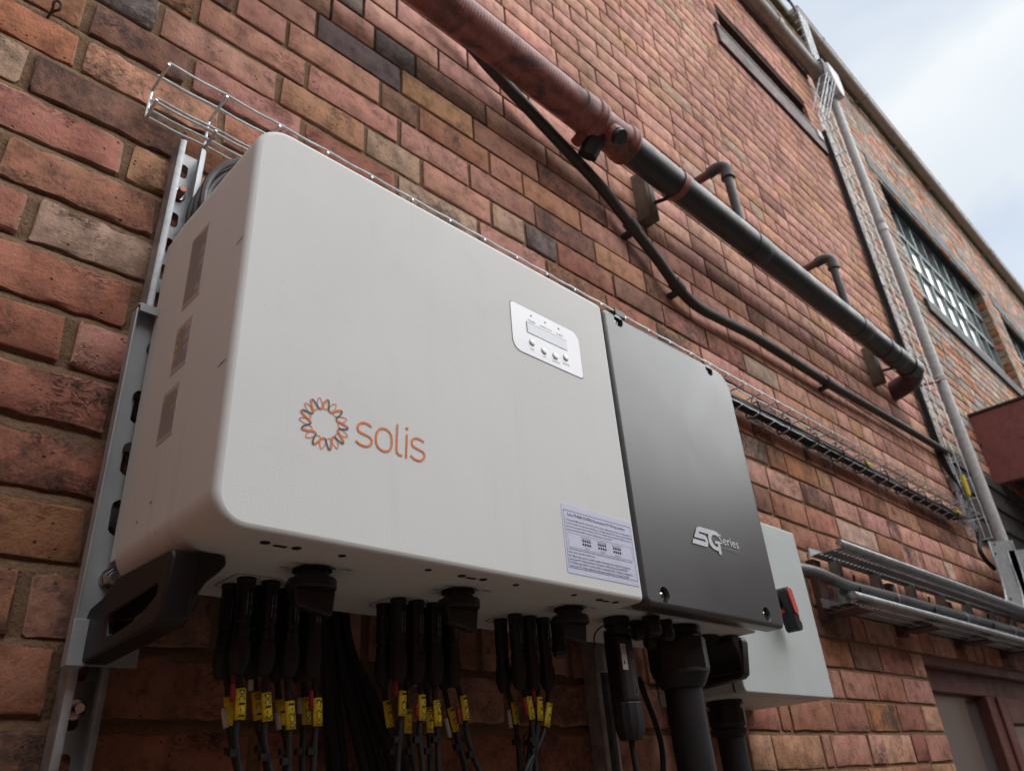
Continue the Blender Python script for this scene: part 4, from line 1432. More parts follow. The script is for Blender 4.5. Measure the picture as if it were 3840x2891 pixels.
thin = MB()
ribbon(thin, [wave(2 * pi * k / 432, pi / 9, Ro * 1.03, Ri * 1.0) + Vector((0, 0.0002, 0)) for k in range(432)], sw * 0.4, NF, True)
thin.build('logo_thin_wave', ORANGE, iv, smooth=False)
om, dm = MB(), MB()
for c in range(9):
    a0 = ph + 2 * pi * c / 9
    ribbon(dm, [wave(a0 + 0.02 - (pi / 9) * k / 16, 0, Ro, Ri) + Vector((0, -0.0001, 0)) for k in range(17)], sw * 0.72, NF)
    ribbon(om, [wave(a0 + (pi / 9) * k / 16, 0, Ro, Ri) for k in range(17)], sw, NF)
om.build('logo_orange_wave', ORANGE, iv, smooth=False)
dm.build('logo_slate_wave', SLATE, iv, smooth=False)
wd = MB()
S1 = [(1238, 598), (1180, 553), (1110, 533), (1055, 553), (1032, 605), (1052, 662), (1130, 706), (1205, 745), (1240, 800), (1232, 850), (1185, 882), (1125, 878), (1060, 850), (1002, 798)]
S2 = [(2012, 822), (1955, 782), (1895, 764), (1848, 780), (1832, 828), (1855, 882), (1930, 928), (1995, 965), (2021, 1015), (2008, 1065), (1960, 1095), (1895, 1083), (1850, 1055), (1810, 1015)]
OO = [(1395, 619), (1465, 640), (1520, 705), (1537, 800), (1528, 895), (1495, 945), (1438, 957), (1370, 930), (1320, 870), (1303, 790), (1308, 705), (1345, 638)]
LL = [(1621, 555), (1612, 760), (1607, 900), (1612, 962), (1640, 1003), (1690, 1022)]
II = [(1760, 708), (1755, 880), (1748, 1055)]
for P_, cl in ((S1, False), (OO, True), (LL, False), (II, False), (S2, False)):
    ribbon(wd, smoothpath([LG(*p_) for p_ in P_], 5, cl), sw * 1.02, NF, cl)
q = LG(1762, 620)
wd.lathe(q + Vector((0, 0.0003, 0)), NF, [(0, sw * 0.78), (0.0003, sw * 0.78)], 16)
wd.build('logo_wordmark', ORANGE, iv, smooth=False)

# wiring notice
lx0, lx1, lz0, lz1 = 0.7655, 0.9215, 1.9135, 2.0105
MB().rr(lx0, lx1, lz0, lz1, (0.003,) * 4, FY + 0.001, FY - 0.0005, 0.0001, 4).build('wiring_notice', STICKER, iv)
nt_ = MB()
mgx = lx0 + 0.006
tw = lx1 - lx0 - 0.012
y_ = lz1


def line(mb, s_, x, z, h, w=None):
    text(mb, s_, onf(x, z, 0.0008), FXD, FZD, h, w)


def rect_line(mb, x0, x1, z0, z1, w=0.0004):
    for (a, b, c, d) in ((x0, x1, z0, z0 + w), (x0, x1, z1 - w, z1), (x0, x0 + w, z0, z1), (x1 - w, x1, z0, z1)):
        mb.add([onf(a, c, 0.00075), onf(b, c, 0.00075), onf(b, d, 0.00075), onf(a, d, 0.00075)], [(0, 1, 2, 3)])


rect_line(nt_, lx0 + 0.0035, lx1 - 0.004, lz0 + 0.0075, lz1 - 0.0085, 0.0005)
line(nt_, 'Solis-(75-80)K-5G-PRO Recommend PV Wiring Solution', lx0 + 0.011, lz1 - 0.0165, 0.0046, tw * 0.88)
for i, s_ in enumerate(('1. The Solis-(75-80)K-5G-PRO model has three sets of power modules inside, as shown in the figure below.',
                        'In order to achieve the best power generation, we strongly recommend that the three power modules',
                        'are evenly connected to the solar panels. (Note: The "evenly" here means that the difference of the',
                        'input power between different power modules does not exceed 5%)')):
    line(nt_, s_, lx0 + 0.0062, lz1 - 0.0235 - 0.0046 * i, 0.0028, tw * (0.99, 1.0, 0.985, 0.67)[i])
bz1, bz0 = lz1 - 0.0405, lz1 - 0.0605
rect_line(nt_, lx0 + 0.0075, lx1 - 0.0075, bz0, bz1, 0.0003)
for i in range(3):
    cx_ = lx0 + 0.046 + 0.0335 * i
    text(nt_, 'Power Module %d' % (i + 1), onf(cx_, bz1 - 0.0045, 0.0008), FXD, FZD, 0.0024, 0.021, 'C')
    text(nt_, ('PV 1-4', 'PV 5-8', 'PV 9-12')[i], onf(cx_, bz0 + 0.0012, 0.0008), FXD, FZD, 0.0024, align='C')
    for a in range(4):
        for c in range(2):
            nt_.lathe(onf(cx_ - 0.0072 + 0.0048 * a, bz1 - 0.0072 - 0.0052 * c, 0.0006), NF, [(0, 0.0018), (0.0003, 0.0018)], 10)
for i, (s_, f_) in enumerate((('2. If the three power modules are indeed required to connect the solar panels unevenly, to achieve', 0.96),
                              ('better power generation performance:', 0.38), ('For 182mm solar panels, if a power module is connected to four strings, it is necessary to', 0.92),
                              ('ensure each PV string connected to this power module does not exceed 9.2kW.', 0.87),
                              ('For 210mm solar panels, if a power module is connected to Max. 3 strings, it is necessary to', 0.94),
                              ('ensure each PV string connected to this power module does not exceed 12.2kW.', 0.88))):
    line(nt_, s_, lx0 + 0.0065, bz0 - 0.0035 - 0.0046 * i - (0.001 if i > 1 else 0), 0.0027 if i < 2 else 0.0034, tw * f_)
nt_.build('lettering', PRINT_BLACK, iv, smooth=False)

# series mark on the grey cover
def GM(x, y):
    q = at((2560 + 0.11754 * x, 1950 + 0.11754 * y), -FY)
    return onf(q.x, q.z, 0.0008)


mk = MB()
P5 = [(430, 240), (480, 212), (540, 215), (980, 340), (1060, 380), (1130, 440), (1105, 535), (1050, 490), (980, 465), (930, 480), (905, 530), (900, 600), (930, 690), (990, 790), (1050, 850), (1115, 865), (1120, 790),
      (1100, 755), (1015, 745), (1025, 660), (1160, 690), (1185, 760), (1240, 1110), (1160, 1085), (1140, 985), (1060, 965), (960, 905), (880, 810), (832, 700), (805, 560), (800, 450), (510, 360), (505, 425), (680, 475),
      (740, 530), (785, 620), (806, 720), (800, 805), (775, 848), (740, 850), (300, 720), (330, 590), (700, 690), (732, 698), (720, 652), (690, 625), (355, 530)]
mk.sheet([GM(*p_) for p_ in P5])
a_, b_ = GM(1165, 742), GM(1800, 940)
text(mk, 'Series', a_, FXD, FZD, abs((GM(1165, 430) - GM(1165, 745)).z) * 0.92, (b_.x - a_.x))
mk.build('series_mark', PRINT_WHITE, iv, smooth=False)
mk = MB()
a_, b_ = GM(1215, 900), GM(1830, 1078)
text(mk, 'FIFTH GENERATION', a_, FXD, FZD, 0.0042, (b_.x - a_.x))
mk.build('series_subtitle', PRINT_DIM, iv, smooth=False)

# stickers on the left side
SXD = Vector((0, -1, 0))      # reading direction along the side face


def ons(y, z, e=0.0006):
    return Vector((BX0 - e, y, z))


r_ = random.Random(2)
for (y0, y1, z0, z1, kind) in ((-0.1635, -0.2125, 2.208, 2.319, 0), (-0.1615, -0.205, 2.1165, 2.1825, 1), (-0.1535, -0.197, 2.0295, 2.096, 2)):
    st = MB().box(BX0 - 0.0005, BX0 + 0.001, y1, y0, z0, z1).build('warning_sticker', FILM, iv, smooth=False)
    tx = MB()
    z = z1 - 0.008
    while z > z0 + 0.005:
        x = y0 - (0.012 if (kind == 1 and r_.random() < 0.5) else 0.003)
        end = y1 + r_.choice((0.003, 0.003, 0.006, 0.016))
        tx.add([ons(x, z), ons(end, z), ons(end, z + 0.0012), ons(x, z + 0.0012)], [(0, 1, 2, 3)])
        z -= 0.0026
    if kind == 0:
        text(tx, 'solis', ons(y0 - 0.006, z1 - 0.0075), SXD, FZD, 0.005)
    tx.build('small_print', PRINT_GREY, st, smooth=False)
    tri = MB()
    for zz in ((2.172, 2.15, 2.137) if kind == 1 else ((z1 - 0.013,) if kind == 2 else ())):
        tri.add([ons(y0 - 0.003, zz, 0.001), ons(y0 - 0.012, zz, 0.001), ons(y0 - 0.0075, zz + 0.008, 0.001)], [(0, 1, 2)])
    if tri.v:
        tri.build('hazard_triangle', YELLOW, st, smooth=False)
mk = MB()
for (a, b) in (((886, 918), (912, 886)), ((815, 1377), (847, 1345))):
    A_, B_ = atx(a, BX0 - 0.0006), atx(b, BX0 - 0.0006)
    ribbon(mk, [A_, A_.lerp(B_, 0.5), B_], 0.0012, (-1, 0, 0))
for u, s_ in (((565, 1886), 0.0025), ((513, 1960), 0.0022), ((582, 2000), 0.0015), ((573, 2066), 0.0012), ((500, 2147), 0.0012), ((850, 867), 0.0012)):
    q = atx(u, BX0 - 0.0005)
    mk.sheet([q + Vector((0, -s_, s_ * 0.6)), q + Vector((0, s_ * 0.4, -s_ * 0.5)), q + Vector((0, s_, s_ * 0.2)), q + Vector((0, 0.2 * s_, s_))])
mk.build('scuff_marks', PRINT_BLACK, iv, smooth=False)
MB().box(BX0 + 0.003, BX0 + 0.0055, BY - 0.001, BY + 0.02, ZB + 0.03, ZT - 0.035).build('rear_flange', WHITE, iv, smooth=False)

# details of the underside
DN = Vector((0, 0, -1))
UXD, UYD = Vector((1, 0, 0)), Vector((0, -1, 0))


def und(u, e=0.0005):
    q = atz(u, ZB)
    return Vector((q.x, q.y, ZB - e))


for u in ((1283, 2083), (1606, 2136), (1935, 2192), (2153, 2230)):
    MB().lathe(und(u, 0.0), DN, [(0, 0.0042), (0.0006, 0.0042)], 16).build('drain_hole', BLACK, iv)
for (a, m_, c) in (((994, 2033), (1050, 2047), (1112, 2054)), ((1732, 2158), (1767, 2167), (1812, 2172)), ((2247, 2247.6), (2271, 2253), (2308, 2257))):
    for u in (a, c):
        s_ = MB().lathe(und(u, 0.0), DN, [(0, 0.0052), (0.0008, 0.005), (0.0012, 0.003)], 16).build('case_screw', BLACK, iv)
        q = und(u, 0.0014)
        MB().box(q.x - 0.0022, q.x + 0.0022, q.y - 0.0006, q.y + 0.0006, q.z - 0.0002, q.z).build('screw_slot', CHROME, s_, smooth=False)
    q = und(m_)
    MB().box(q.x - 0.007, q.x + 0.007, q.y - 0.0024, q.y + 0.0024, q.z - 0.0002, ZB + 0.001).build('case_slot', BLACK, iv, smooth=False)
ut = MB()
for (c, scl) in (((1172, 2135), 1), ((1718, 2215), 1), ((2133, 2280), 1)):
    q = und(c, 0.0009)
    text(ut, 'OFF', q + Vector((-0.034, -0.012, 0)), UXD, UYD, 0.0062)
    text(ut, 'ON', q + Vector((0.024, -0.017, 0)), UXD, UYD, 0.0062)
    text(ut, 'DC SWITCH', q + Vector((-0.036, 0.008, 0)), UXD, UYD, 0.0055)
    ribbon(ut, [q + Vector((0.024 * sin(a), -0.024 * cos(a), 0)) for a in [-0.75 + 1.5 * k / 12 for k in range(13)]], 0.0012, (0, 0, -1))
    for a, s_ in ((-0.8, -1), (0.8, 1)):
        t = q + Vector((0.024 * sin(a), -0.024 * cos(a), 0))
        d = Vector((cos(a), sin(a), 0)) * s_
        n_ = Vector((-d.y, d.x, 0))
        ut.add([t + d * 0.006, t + n_ * 0.002 - d * 0.002, t - n_ * 0.002 - d * 0.002], [(0, 1, 2)])
for (xa, xb) in ((0.374, 0.432), (0.436, 0.494), (0.584, 0.642), (0.646, 0.708), (0.79, 0.848), (0.852, 0.908)):
    ol = []
    for (sx, sy, a0) in ((xb, -0.128, 0), (xa, -0.128, 90), (xa, -0.19, 180), (xb, -0.19, 270)):
        for k in range(5):
            a = radians(a0 + 90 * k / 4)
            ol.append(Vector((sx + (-0.01 if sx == xb else 0.01) + 0.01 * cos(a), sy + (-0.01 if sy == -0.128 else 0.01) + 0.01 * sin(a), ZB - 0.0006)))
    ribbon(ut, ol, 0.0012, (0, 0, -1), True)
    text(ut, '+', Vector(((xa + xb) / 2 - 0.003, -0.182, ZB - 0.0007)), UXD, UYD, 0.006)
ut.build('underside_print', PRINT_BLACK, iv, smooth=False)

# rotary DC switches
for u in ((1172, 2135), (1718, 2215), (2133, 2280)):
    q = und(u, 0.0)
    k = thing('rotary_switch', q, {1172: 'left rotary switch under the inverter, above the DC2 markers', 1718: 'middle rotary switch under the inverter, right of the DC4 connectors', 2133: 'right rotary switch under the inverter, by the blue capped socket'}[u[0]], 'switch', 'rotary switches under the inverter')
    MB().lathe(q, DN, [(0, 0.0215), (0.003, 0.0215), (0.004, 0.0185), (0.012, 0.0185)], 24).build('neck', BLACK, k)
    MB().lathe(q + DN * 0.012, DN, [(0, 0.026), (0.002, 0.027), (0.010, 0.027), (0.012, 0.025)], 26).build('flange', BLACK, k)
    mb = MB()
    zt, zb_ = q.z - 0.022, q.z - 0.050
    mb.add([(q.x - 0.026, q.y - 0.009, zt), (q.x + 0.026, q.y - 0.009, zt), (q.x + 0.026, q.y + 0.011, zt), (q.x - 0.026, q.y + 0.011, zt),
            (q.x - 0.019, q.y - 0.006, zb_ + 0.008), (q.x + 0.025, q.y - 0.006, zb_), (q.x + 0.025, q.y + 0.008, zb_), (q.x - 0.019, q.y + 0.008, zb_ + 0.008)],
           [(0, 1, 2, 3), (4, 7, 6, 5), (0, 4, 5, 1), (1, 5, 6, 2), (2, 6, 7, 3), (3, 7, 4, 0)])
    mb.build('grip', BLACK, k, bevel=0.003)

# unused cable glands and blanking plugs
for (u, r_, h) in (((2440, 2312), 0.0145, 0.030), ((2490, 2328), 0.0135, 0.032), ((2385, 2330), 0.012, 0.028), ((2430, 2345), 0.012, 0.036)):
    q = und(u, 0.0)
    MB().lathe(q, DN, [(0, r_), (0.008, r_), (0.009, r_ * 0.86), (0.012, r_ * 0.86), (0.013, r_), (h - 0.005, r_), (h, r_ * 0.7)], 12).build('blanking_gland', BLACK, iv)
q = und((2715, 2375), 0.0)
MB().lathe(Vector((1.262, -0.20, ZB)), DN, [(0, 0.03), (0.009, 0.03), (0.010, 0.026), (0.016, 0.026)], 26).build('blanking_plug', BLACK, iv)

# carrying handles bolted under both ends of the case
for side in (0, 1):
    x0, x1 = (0.284, 0.330) if side == 0 else (1.290, 1.338)
    hd = thing('carrying_handle', ((x0 + x1) / 2, -0.12, ZB), 'black steel handle under the left end of the inverter beside the rail' if side == 0 else 'black steel handle under the right end of the inverter beside the thick conduit',
               'handle', 'black handles under the inverter')
    P_ = [(-0.243, ZB - 0.001), (-0.247, 1.880), (-0.238, 1.826), (-0.229, 1.820), (-0.062, 1.811), (-0.0535, 1.817), (-0.0535, 1.860), (-0.059, 1.868), (-0.085, 1.8725), (-0.12, ZB - 0.001)]
    Wn = [(-0.218, 1.861), (-0.2235, 1.857), (-0.2225, 1.850), (-0.186, 1.834), (-0.124, 1.8265), (-0.116, 1.829), (-0.111, 1.848), (-0.116, 1.852)]
    if side == 0:
        x0, x1 = 0.279, 0.308
    else:
        x0 = 1.314
    # outline with a window: split into an upper and a lower ring half
    mb = MB()
    outer = P_
    sk_ = (lambda y: 0.0095 * (y + 0.245) / 0.19 * (1 if side == 0 else -1))
    ring_o = [Vector((x0 - sk_(y), y, z)) for y, z in outer]
    ring_i = [Vector((x0 - sk_(y), y, z)) for y, z in Wn]
    vec = Vector((x1 - x0, 0, 0))
    tris = tessellate_polygon([ring_o, ring_i])
    allp = ring_o + ring_i
    n = len(allp)
    fs = [tuple(t) for t in tris] + [tuple(n + i for i in reversed(t)) for t in tris]
    no, ni = len(ring_o), len(ring_i)
    fs += [(i, (i + 1) % no, n + (i + 1) % no, n + i) for i in range(no)]
    fs += [(no + i, no + (i + 1) % ni, n + no + (i + 1) % ni, n + no + i) for i in range(ni)]
    mb.add(allp + [p_ + vec for p_ in allp], fs)
    mb.build('loop', HANDLE, hd, bevel=0.0035, ang=40)
    s_ = 1 if side == 0 else -1
    xa = x1 if side == 0 else x0
    MB().prism([(xa - s_ * 0.004, -0.244, ZB - 0.001), (xa + s_ * 0.026, -0.244, ZB - 0.001), (xa + s_ * 0.028, -0.244, ZB - 0.010), (xa + s_ * 0.022, -0.244, ZB - 0.018), (xa + s_ * 0.010, -0.242, ZB - 0.030), (xa + s_ * 0.003, -0.240, ZB - 0.045), (xa + s_ * 0.001, -0.238, 1.83), (xa - s_ * 0.004, -0.238, 1.83)], (0, 0.10, 0)).build('flared_web', HANDLE, hd, bevel=0.003)

# bracket between rail and case, left: folded plate with oblong slots
br = thing('mounting_bracket', (0.28, -0.06, 2.05), 'grey folded steel plate with oblong slots between left rail and inverter', 'bracket')
plx0, plx1, plz0, plz1 = 0.258, 0.332, 1.811, 2.262
pl = [Vector((plx0, -0.052, plz0)), Vector((plx1, -0.052, plz0)), Vector((plx1, -0.052, plz1)), Vector((plx0, -0.052, plz1))]
hol = []
for (za, zb_) in ((2.100, 2.148), (2.030, 2.075), (1.955, 2.000)):
    xa, xb = 0.2745, 0.312
    h_ = []
    r2 = 0.011
    for (cx_, cz_, a0) in ((xb - r2, zb_ - r2, 0), (xa + r2, zb_ - r2, 90), (xa + r2, za + r2, 180), (xb - r2, za + r2, 270)):
        for k in range(5):
            a = radians(a0 + 90 * k / 4)
            h_.append(Vector((cx_ + r2 * cos(a), -0.052, cz_ + r2 * sin(a))))
    hol.append(h_)
mb = MB()
rings = [pl] + hol
allp = [p_ for r2 in rings for p_ in r2]
tris = tessellate_polygon(rings)
n = len(allp)
fs = [tuple(t) for t in tris] + [tuple(n + i for i in reversed(t)) for t in tris]
b0 = 0
for r2 in rings:
    m = len(r2)
    fs += [(b0 + i, b0 + (i + 1) % m, n + b0 + (i + 1) % m, n + b0 + i) for i in range(m)]
    b0 += m
mb.add(allp + [p_ + Vector((0, 0.0025, 0)) for p_ in allp], fs)
mb.build('plate', BRACKET, br, ang=40)
MB().box(plx0 - 0.0025, plx0, -0.066, -0.0495, plz0, plz1 - 0.004).build('folded_edge', BRACKET, br, bevel=0.0008)
MB().box(plx0 - 0.002, 0.33, -0.068, -0.049, plz1, plz1 + 0.0025).box(plx0, 0.30, -0.070, -0.068, plz1 - 0.010, plz1 + 0.0025).build('top_lip', BRACKET, br, bevel=0.0006)
MB().box(plx0 - 0.003, plx0 + 0.016, -0.0665, -0.05, plz0 - 0.003, plz0 + 0.045).build('foot_tab', BRACKET, br, bevel=0.0006)
for z in (2.21,):
    MB().lathe((0.292, -0.0525, z), NF, [(0, 0.012), (0.003, 0.012), (0.0035, 0.008), (0.012, 0.0075)], 16).build('rubber_washer', BLACK, br)
hx = MB().lathe((0.288, -0.0525, 1.9045), NF, [(0, 0.0125), (0.002, 0.0125)], 20).build('washer', CHROME, br)
MB().lathe((0.288, -0.056, 1.9045), NF, [(0, 0.0105), (0.0075, 0.0105), (0.009, 0.0092)], 6).build('hex_head', CHROME, br, ang=20)
MB().tube([(0.288 + 0.0055 * cos(a), -0.0655, 1.9045 + 0.0055 * sin(a)) for a in [2 * pi * k / 16 for k in range(16)]], 0.0006, 5, closed=True).build('head_mark', STEEL, br)
MB().prism([(0.300, -0.085, 2.262), (0.318, -0.085, 2.262), (0.318, -0.05, 2.285), (0.300, -0.05, 2.285)], (0, 0.003, 0.003)).build('hanger_tab', BRACKET, br, bevel=0.001)

# slotted channel rails screwed to the wall
def rail(name, xt, xb, zt, zb_, label, dcap):
    root = thing(name, ((xt + xb) / 2, -0.02, (zt + zb_) / 2), label, 'mounting rail', 'slotted channel rails behind the inverter')
    sh_ = (xb - xt) / (zt - zb_)
    def P(x, y, z):
        return Vector((xt + x + (zt - z) * sh_, y, z))
    w, t = 0.0205, 0.0025
    sec = [(-w, -0.009), (-w, -0.039), (-w + 0.004, -0.0415), (-w + 0.0085, -0.0415), (-w + 0.0095, -0.034), (-w + 0.0070, -0.034), (-w + 0.0065, -0.0385), (-w + t, -0.0375), (-w + t, -0.009)]
    mb = MB()
    mb.prism([P(a, b, zb_) for a, b in sec], P(0, 0, zt) - P(0, 0, zb_))
    mb.prism([P(-a, b, zb_) for a, b in reversed(sec)], P(0, 0, zt) - P(0, 0, zb_))
    mb.build('channel', STEEL, root, ang=50)
    # back web with real slots
    mb = MB()
    zs = zb_ + 0.02
    segs = []
    z = zt - 0.022
    rings = [[P(-w + t, -0.0125, zb_), P(w - t, -0.0125, zb_), P(w - t, -0.0125, zt), P(-w + t, -0.0125, zt)]]
    while z - 0.028 > zb_ + 0.01:
        h_ = []
        r2 = 0.0065
        for (cx_, cz_, a0) in ((r2 - 0.0065 + 0.0, z - r2, 0), (0, z - 0.028 + r2, 180)):
            for k in range(9):
                a = radians(a0 + 180 * k / 8)
                h_.append(P(r2 * cos(a), -0.0125, cz_ + r2 * sin(a)))
        rings.append(h_)
        z -= 0.05
    allp = [p_ for r2 in rings for p_ in r2]
    tris = tessellate_polygon(rings)
    n = len(allp)
    fs = [tuple(t_) for t_ in tris] + [tuple(n + i for i in reversed(t_)) for t_ in tris]
    b0 = 0
    for r2 in rings:
        m = len(r2)
        fs += [(b0 + i, b0 + (i + 1) % m, n + b0 + (i + 1) % m, n + b0 + i) for i in range(m)]
        b0 += m
    mb.add(allp + [p_ + Vector((0, 0.0024, 0)) for p_ in allp], fs)
    mb.build('slotted_web', STEEL, root, ang=40)
    for z, mat in dcap:
        q = P(0.0, -0.0128, z)
        MB().lathe(q, NF, [(0, 0.0105), (0.0015, 0.0105)], 18).build('washer', CHROME, root)
        MB().lathe(q, NF, [(0.0015, 0.006), (0.016, 0.006), (0.017, 0.005)], 14).build('anchor_stud', mat, root)
    return root


rail('mounting_rail', 0.298, 0.284, 2.601, 1.45, 'left galvanised slotted channel rail rising above the inverter corner', [(2.516, PINKCAP), (1.772, CHROME)])
rail('mounting_rail', 1.162, 1.168, 2.45, 1.40, 'galvanised slotted channel rail behind the data stick, seen below the inverter', [])
MB().box(1.142, 1.195, -0.062, -0.042, 1.85, 1.90).build('rail_clamp', BRACKET, bpy.data.objects['mounting_rail.001'], bevel=0.002)

# coil of spare cable peeping out above the left corner
cl = thing('cable_coil', (0.43, -0.07, 2.47), 'coil of black cable tucked behind the top left corner of the inverter', 'cable coil')
for i in range(5):
    r2 = 0.124 - 0.007 * (i % 2)
    MB().tube([(0.430 + r2 * cos(a), -0.05 - 0.011 * i, 2.452 + r2 * sin(a) + 0.003 * i) for a in [2 * pi * k / 48 for k in range(48)]], 0.0055, 8, closed=True).build('turn', VENT, cl)

# ------------------------------------------------------------------ solar string plugs, cables and their markers
def string_cable(top, path, label, mark=None, txt='', down=True, red=None, white=None, d_off=0.0, group='string cables with yellow markers', plug=True, L1=0.098, r=0.0036):
    q = atz(top, ZB)
    q = Vector((q.x, q.y, ZB))
    d = -q.y
    root = thing('string_cable', q, label, 'cable', group)
    mb = MB()
    mb.lathe(q, DN, [(0, 0.0106), (0.004, 0.0106), (0.005, 0.0098), (0.048, 0.0096), (0.049, 0.0086), (0.054, 0.0086), (0.055, 0.0096), (0.066, 0.0094), (0.067, 0.0104), (0.070, 0.0104)], 16)
    mb.build('plug_body', BLACK, root)
    nut = MB()
    n = 22
    vs_ = []
    for h, rr_ in ((0.070, 0.0108), (0.072, 0.0114), (L1 - 0.012, 0.0114), (L1 - 0.002, 0.0088), (L1 + 0.004, 0.0058)):
        for k in range(n):
            a = 2 * pi * k / n
            rk = rr_ * (1.0 if k % 2 else 0.955)
            vs_.append((q.x + rk * cos(a), q.y + rk * sin(a), q.z - h))
    fs = [(i * n + k, i * n + (k + 1) % n, (i + 1) * n + (k + 1) % n, (i + 1) * n + k) for i in range(4) for k in range(n)] + [tuple(range(n)), tuple(4 * n + k for k in range(n))]
    nut.add(vs_, fs)
    nut.build('gland_nut', BLACK_DULL, root, ang=25)
    pr = MB()
    for (dx, z0, z1, w) in ((-0.0012, 0.018, 0.042, 0.0009), (0.0028, 0.018, 0.023, 0.0008), (0.0028, 0.036, 0.042, 0.0008)):
        pr.add([(q.x + dx - w / 2, q.y - 0.0100, q.z - z0), (q.x + dx + w / 2, q.y - 0.0100, q.z - z0), (q.x + dx + w / 2, q.y - 0.0099, q.z - z1), (q.x + dx - w / 2, q.y - 0.0099, q.z - z1)], [(0, 1, 2, 3)])
    pr.add([(q.x - 0.0034, q.y - 0.0099, q.z - 0.031), (q.x - 0.0012, q.y - 0.0101, q.z - 0.0275), (q.x + 0.001, q.y - 0.0099, q.z - 0.031), (q.x - 0.0012, q.y - 0.0101, q.z - 0.0292)], [(0, 1, 3), (1, 2, 3)])
    text(pr, 'STOP', Vector((q.x + 0.0020, q.y - 0.0101, q.z - 0.0245)), Vector((0, 0, -1)), Vector((1, 0, 0)), 0.0022)
    pr.build('plug_print', PRINT_DIM, root, smooth=False)
    pts = [q + DN * (L1 - 0.004)]
    for i, u in enumerate(path):
        pts.append(at(u, d + d_off * min(1, (i + 1) / 3)))
    sp_ = smoothpath(pts, 8)
    MB().tube(sp_, r, 10).build('cable', BLACK_CABLE, root)

    def arc(a_px, b_px, rad, mat, nm, width=None, shift=0.0):
        A_, B_ = at(a_px, d + d_off), at(b_px, d + d_off)
        ia = min(range(len(sp_)), key=lambda i: (sp_[i] - A_).length)
        ib = min(range(len(sp_)), key=lambda i: (sp_[i] - B_).length)
        ax = (B_ - A_).normalized()
        side = ax.cross(Vector((0, -1, 0))).normalized()     # points to +x for a cable running down
        if side.x < 0:
            side = -side
        mb = MB()
        vs_, m = [], 7
        hw = (width or 2 * rad) / 2
        for t in (0.0, 0.34, 0.67, 1.0):
            c = A_.lerp(B_, t)
            wob = 1 + 0.03 * ((t * 7) % 1)
            for k in range(m):
                s_ = -1 + 2 * k / (m - 1)
                vs_.append(c + side * (hw * s_ * wob + shift) + Vector((0, -rad - 0.0006 + 0.0030 * s_ * s_, 0)))
        fs = [(i * m + k, i * m + k + 1, (i + 1) * m + k + 1, (i + 1) * m + k) for i in range(3) for k in range(m - 1)]
        mb.add(vs_, fs)
        o_ = mb.build(nm, mat, root, recalc=False, ang=60)
        s2 = o_.modifiers.new('thickness', 'SOLIDIFY')
        s2.thickness = 0.0012
        s2.offset = 0
        return o_, A_, B_, ax, side, rad, hw

    if mark:
        o_, A_, B_, ax, side, rad, hw = arc(mark[0], mark[1], 0.0048, YELLOW, 'marker', 0.0112)
        if txt:
            tm_ = MB()
            Ln = (B_ - A_).length
            c = (A_ + B_) / 2 + Vector((0, -rad - 0.0016, 0))
            xd, yd = (ax, side) if down else (-ax, -side)
            for i, ch in enumerate(txt):
                s_ = (i - (len(txt) - 1) / 2) * Ln / (len(txt) + 0.35)
                text(tm_, ch, c + xd * s_ - yd * 0.0033, xd, yd, 0.0066, {'-': 0.0032, '1': 0.0022}.get(ch, 0.0050), 'C')
            tm_.build('lettering', PRINT_BLACK, o_, smooth=False)
        for t in (0.25, 0.5, 0.75):
            pass
    if red:
        arc(red[0], red[1], 0.0036, RED_SLEEVE, 'red_sleeve', 0.0044, red[2] if len(red) > 2 else 0.0)
    if white:
        arc(white[0], white[1], 0.0040, WSLEEVE, 'white_sleeve', 0.0052, white[2] if len(white) > 2 else 0.0)
    # small tie with its head
    e = sp_[min(len(sp_) - 2, int(len(sp_) * 0.62))]
    MB().lathe(e + Vector((0, 0, 0.004)), DN, [(0, r + 0.0006), (0.008, r + 0.0006)], 10).box(e.x - 0.0095, e.x - 0.0025, e.y - 0.004, e.y + 0.002, e.z - 0.003, e.z + 0.004).build('tie', BLACK, root)
    return root


# back row first, then the front row, group by group
string_cable((868, 2193), [(853, 2560), (858, 2700), (872, 2800), (905, 2960), (930, 3150)], 'cable half hidden at far left, yellow marker beside a white sleeve, behind DC1-1', ((853, 2612), (860, 2722)), '', white=((848, 2650), (858, 2725), -0.004))
string_cable((971, 2202), [(955, 2560), (962, 2690), (985, 2790), (1010, 2960), (1020, 3150)], 'cable with a marker mostly hidden behind DC1-2 and a white sleeve above it', ((956, 2594), (965, 2700)), 'DC1', white=((938, 2516), (938, 2590), 0.0))
string_cable((1058, 2214), [(1040, 2560), (1052, 2690), (1075, 2800), (1060, 3000), (1050, 3150)], 'cable with marker peeping out left of DC2-1 above a pale sleeve', ((1046, 2622), (1056, 2720)), '1', False, white=((1046, 2668), (1056, 2732), -0.004))
string_cable((1140, 2222), [(1138, 2560), (1142, 2660), (1135, 2800), (1130, 2960), (1120, 3150)], 'cable with dim DC2-2 marker between the DC2-1 marker and the front DC2-2 marker', ((1142, 2614), (1145, 2717)), 'DC2-2', False, white=((1118, 2615), (1120, 2676), 0.0))
string_cable((926, 2168), [(897, 2540), (894, 2640), (884, 2760), (892, 2850), (915, 3000), (930, 3150)], 'front cable marked DC1-1, leftmost yellow marker that can be read', ((899, 2582), (894, 2700)), 'DC1-1', True, red=((874, 2560), (870, 2632), -0.001))
string_cable((1017, 2181), [(992, 2530), (997, 2650), (990, 2760), (1010, 2870), (1045, 3010), (1060, 3150)], 'front cable marked DC1-2 with a red sleeve above the marker', ((993, 2598), (998, 2705)), 'DC1-2', True, red=((990, 2488), (988, 2530), 0.0))
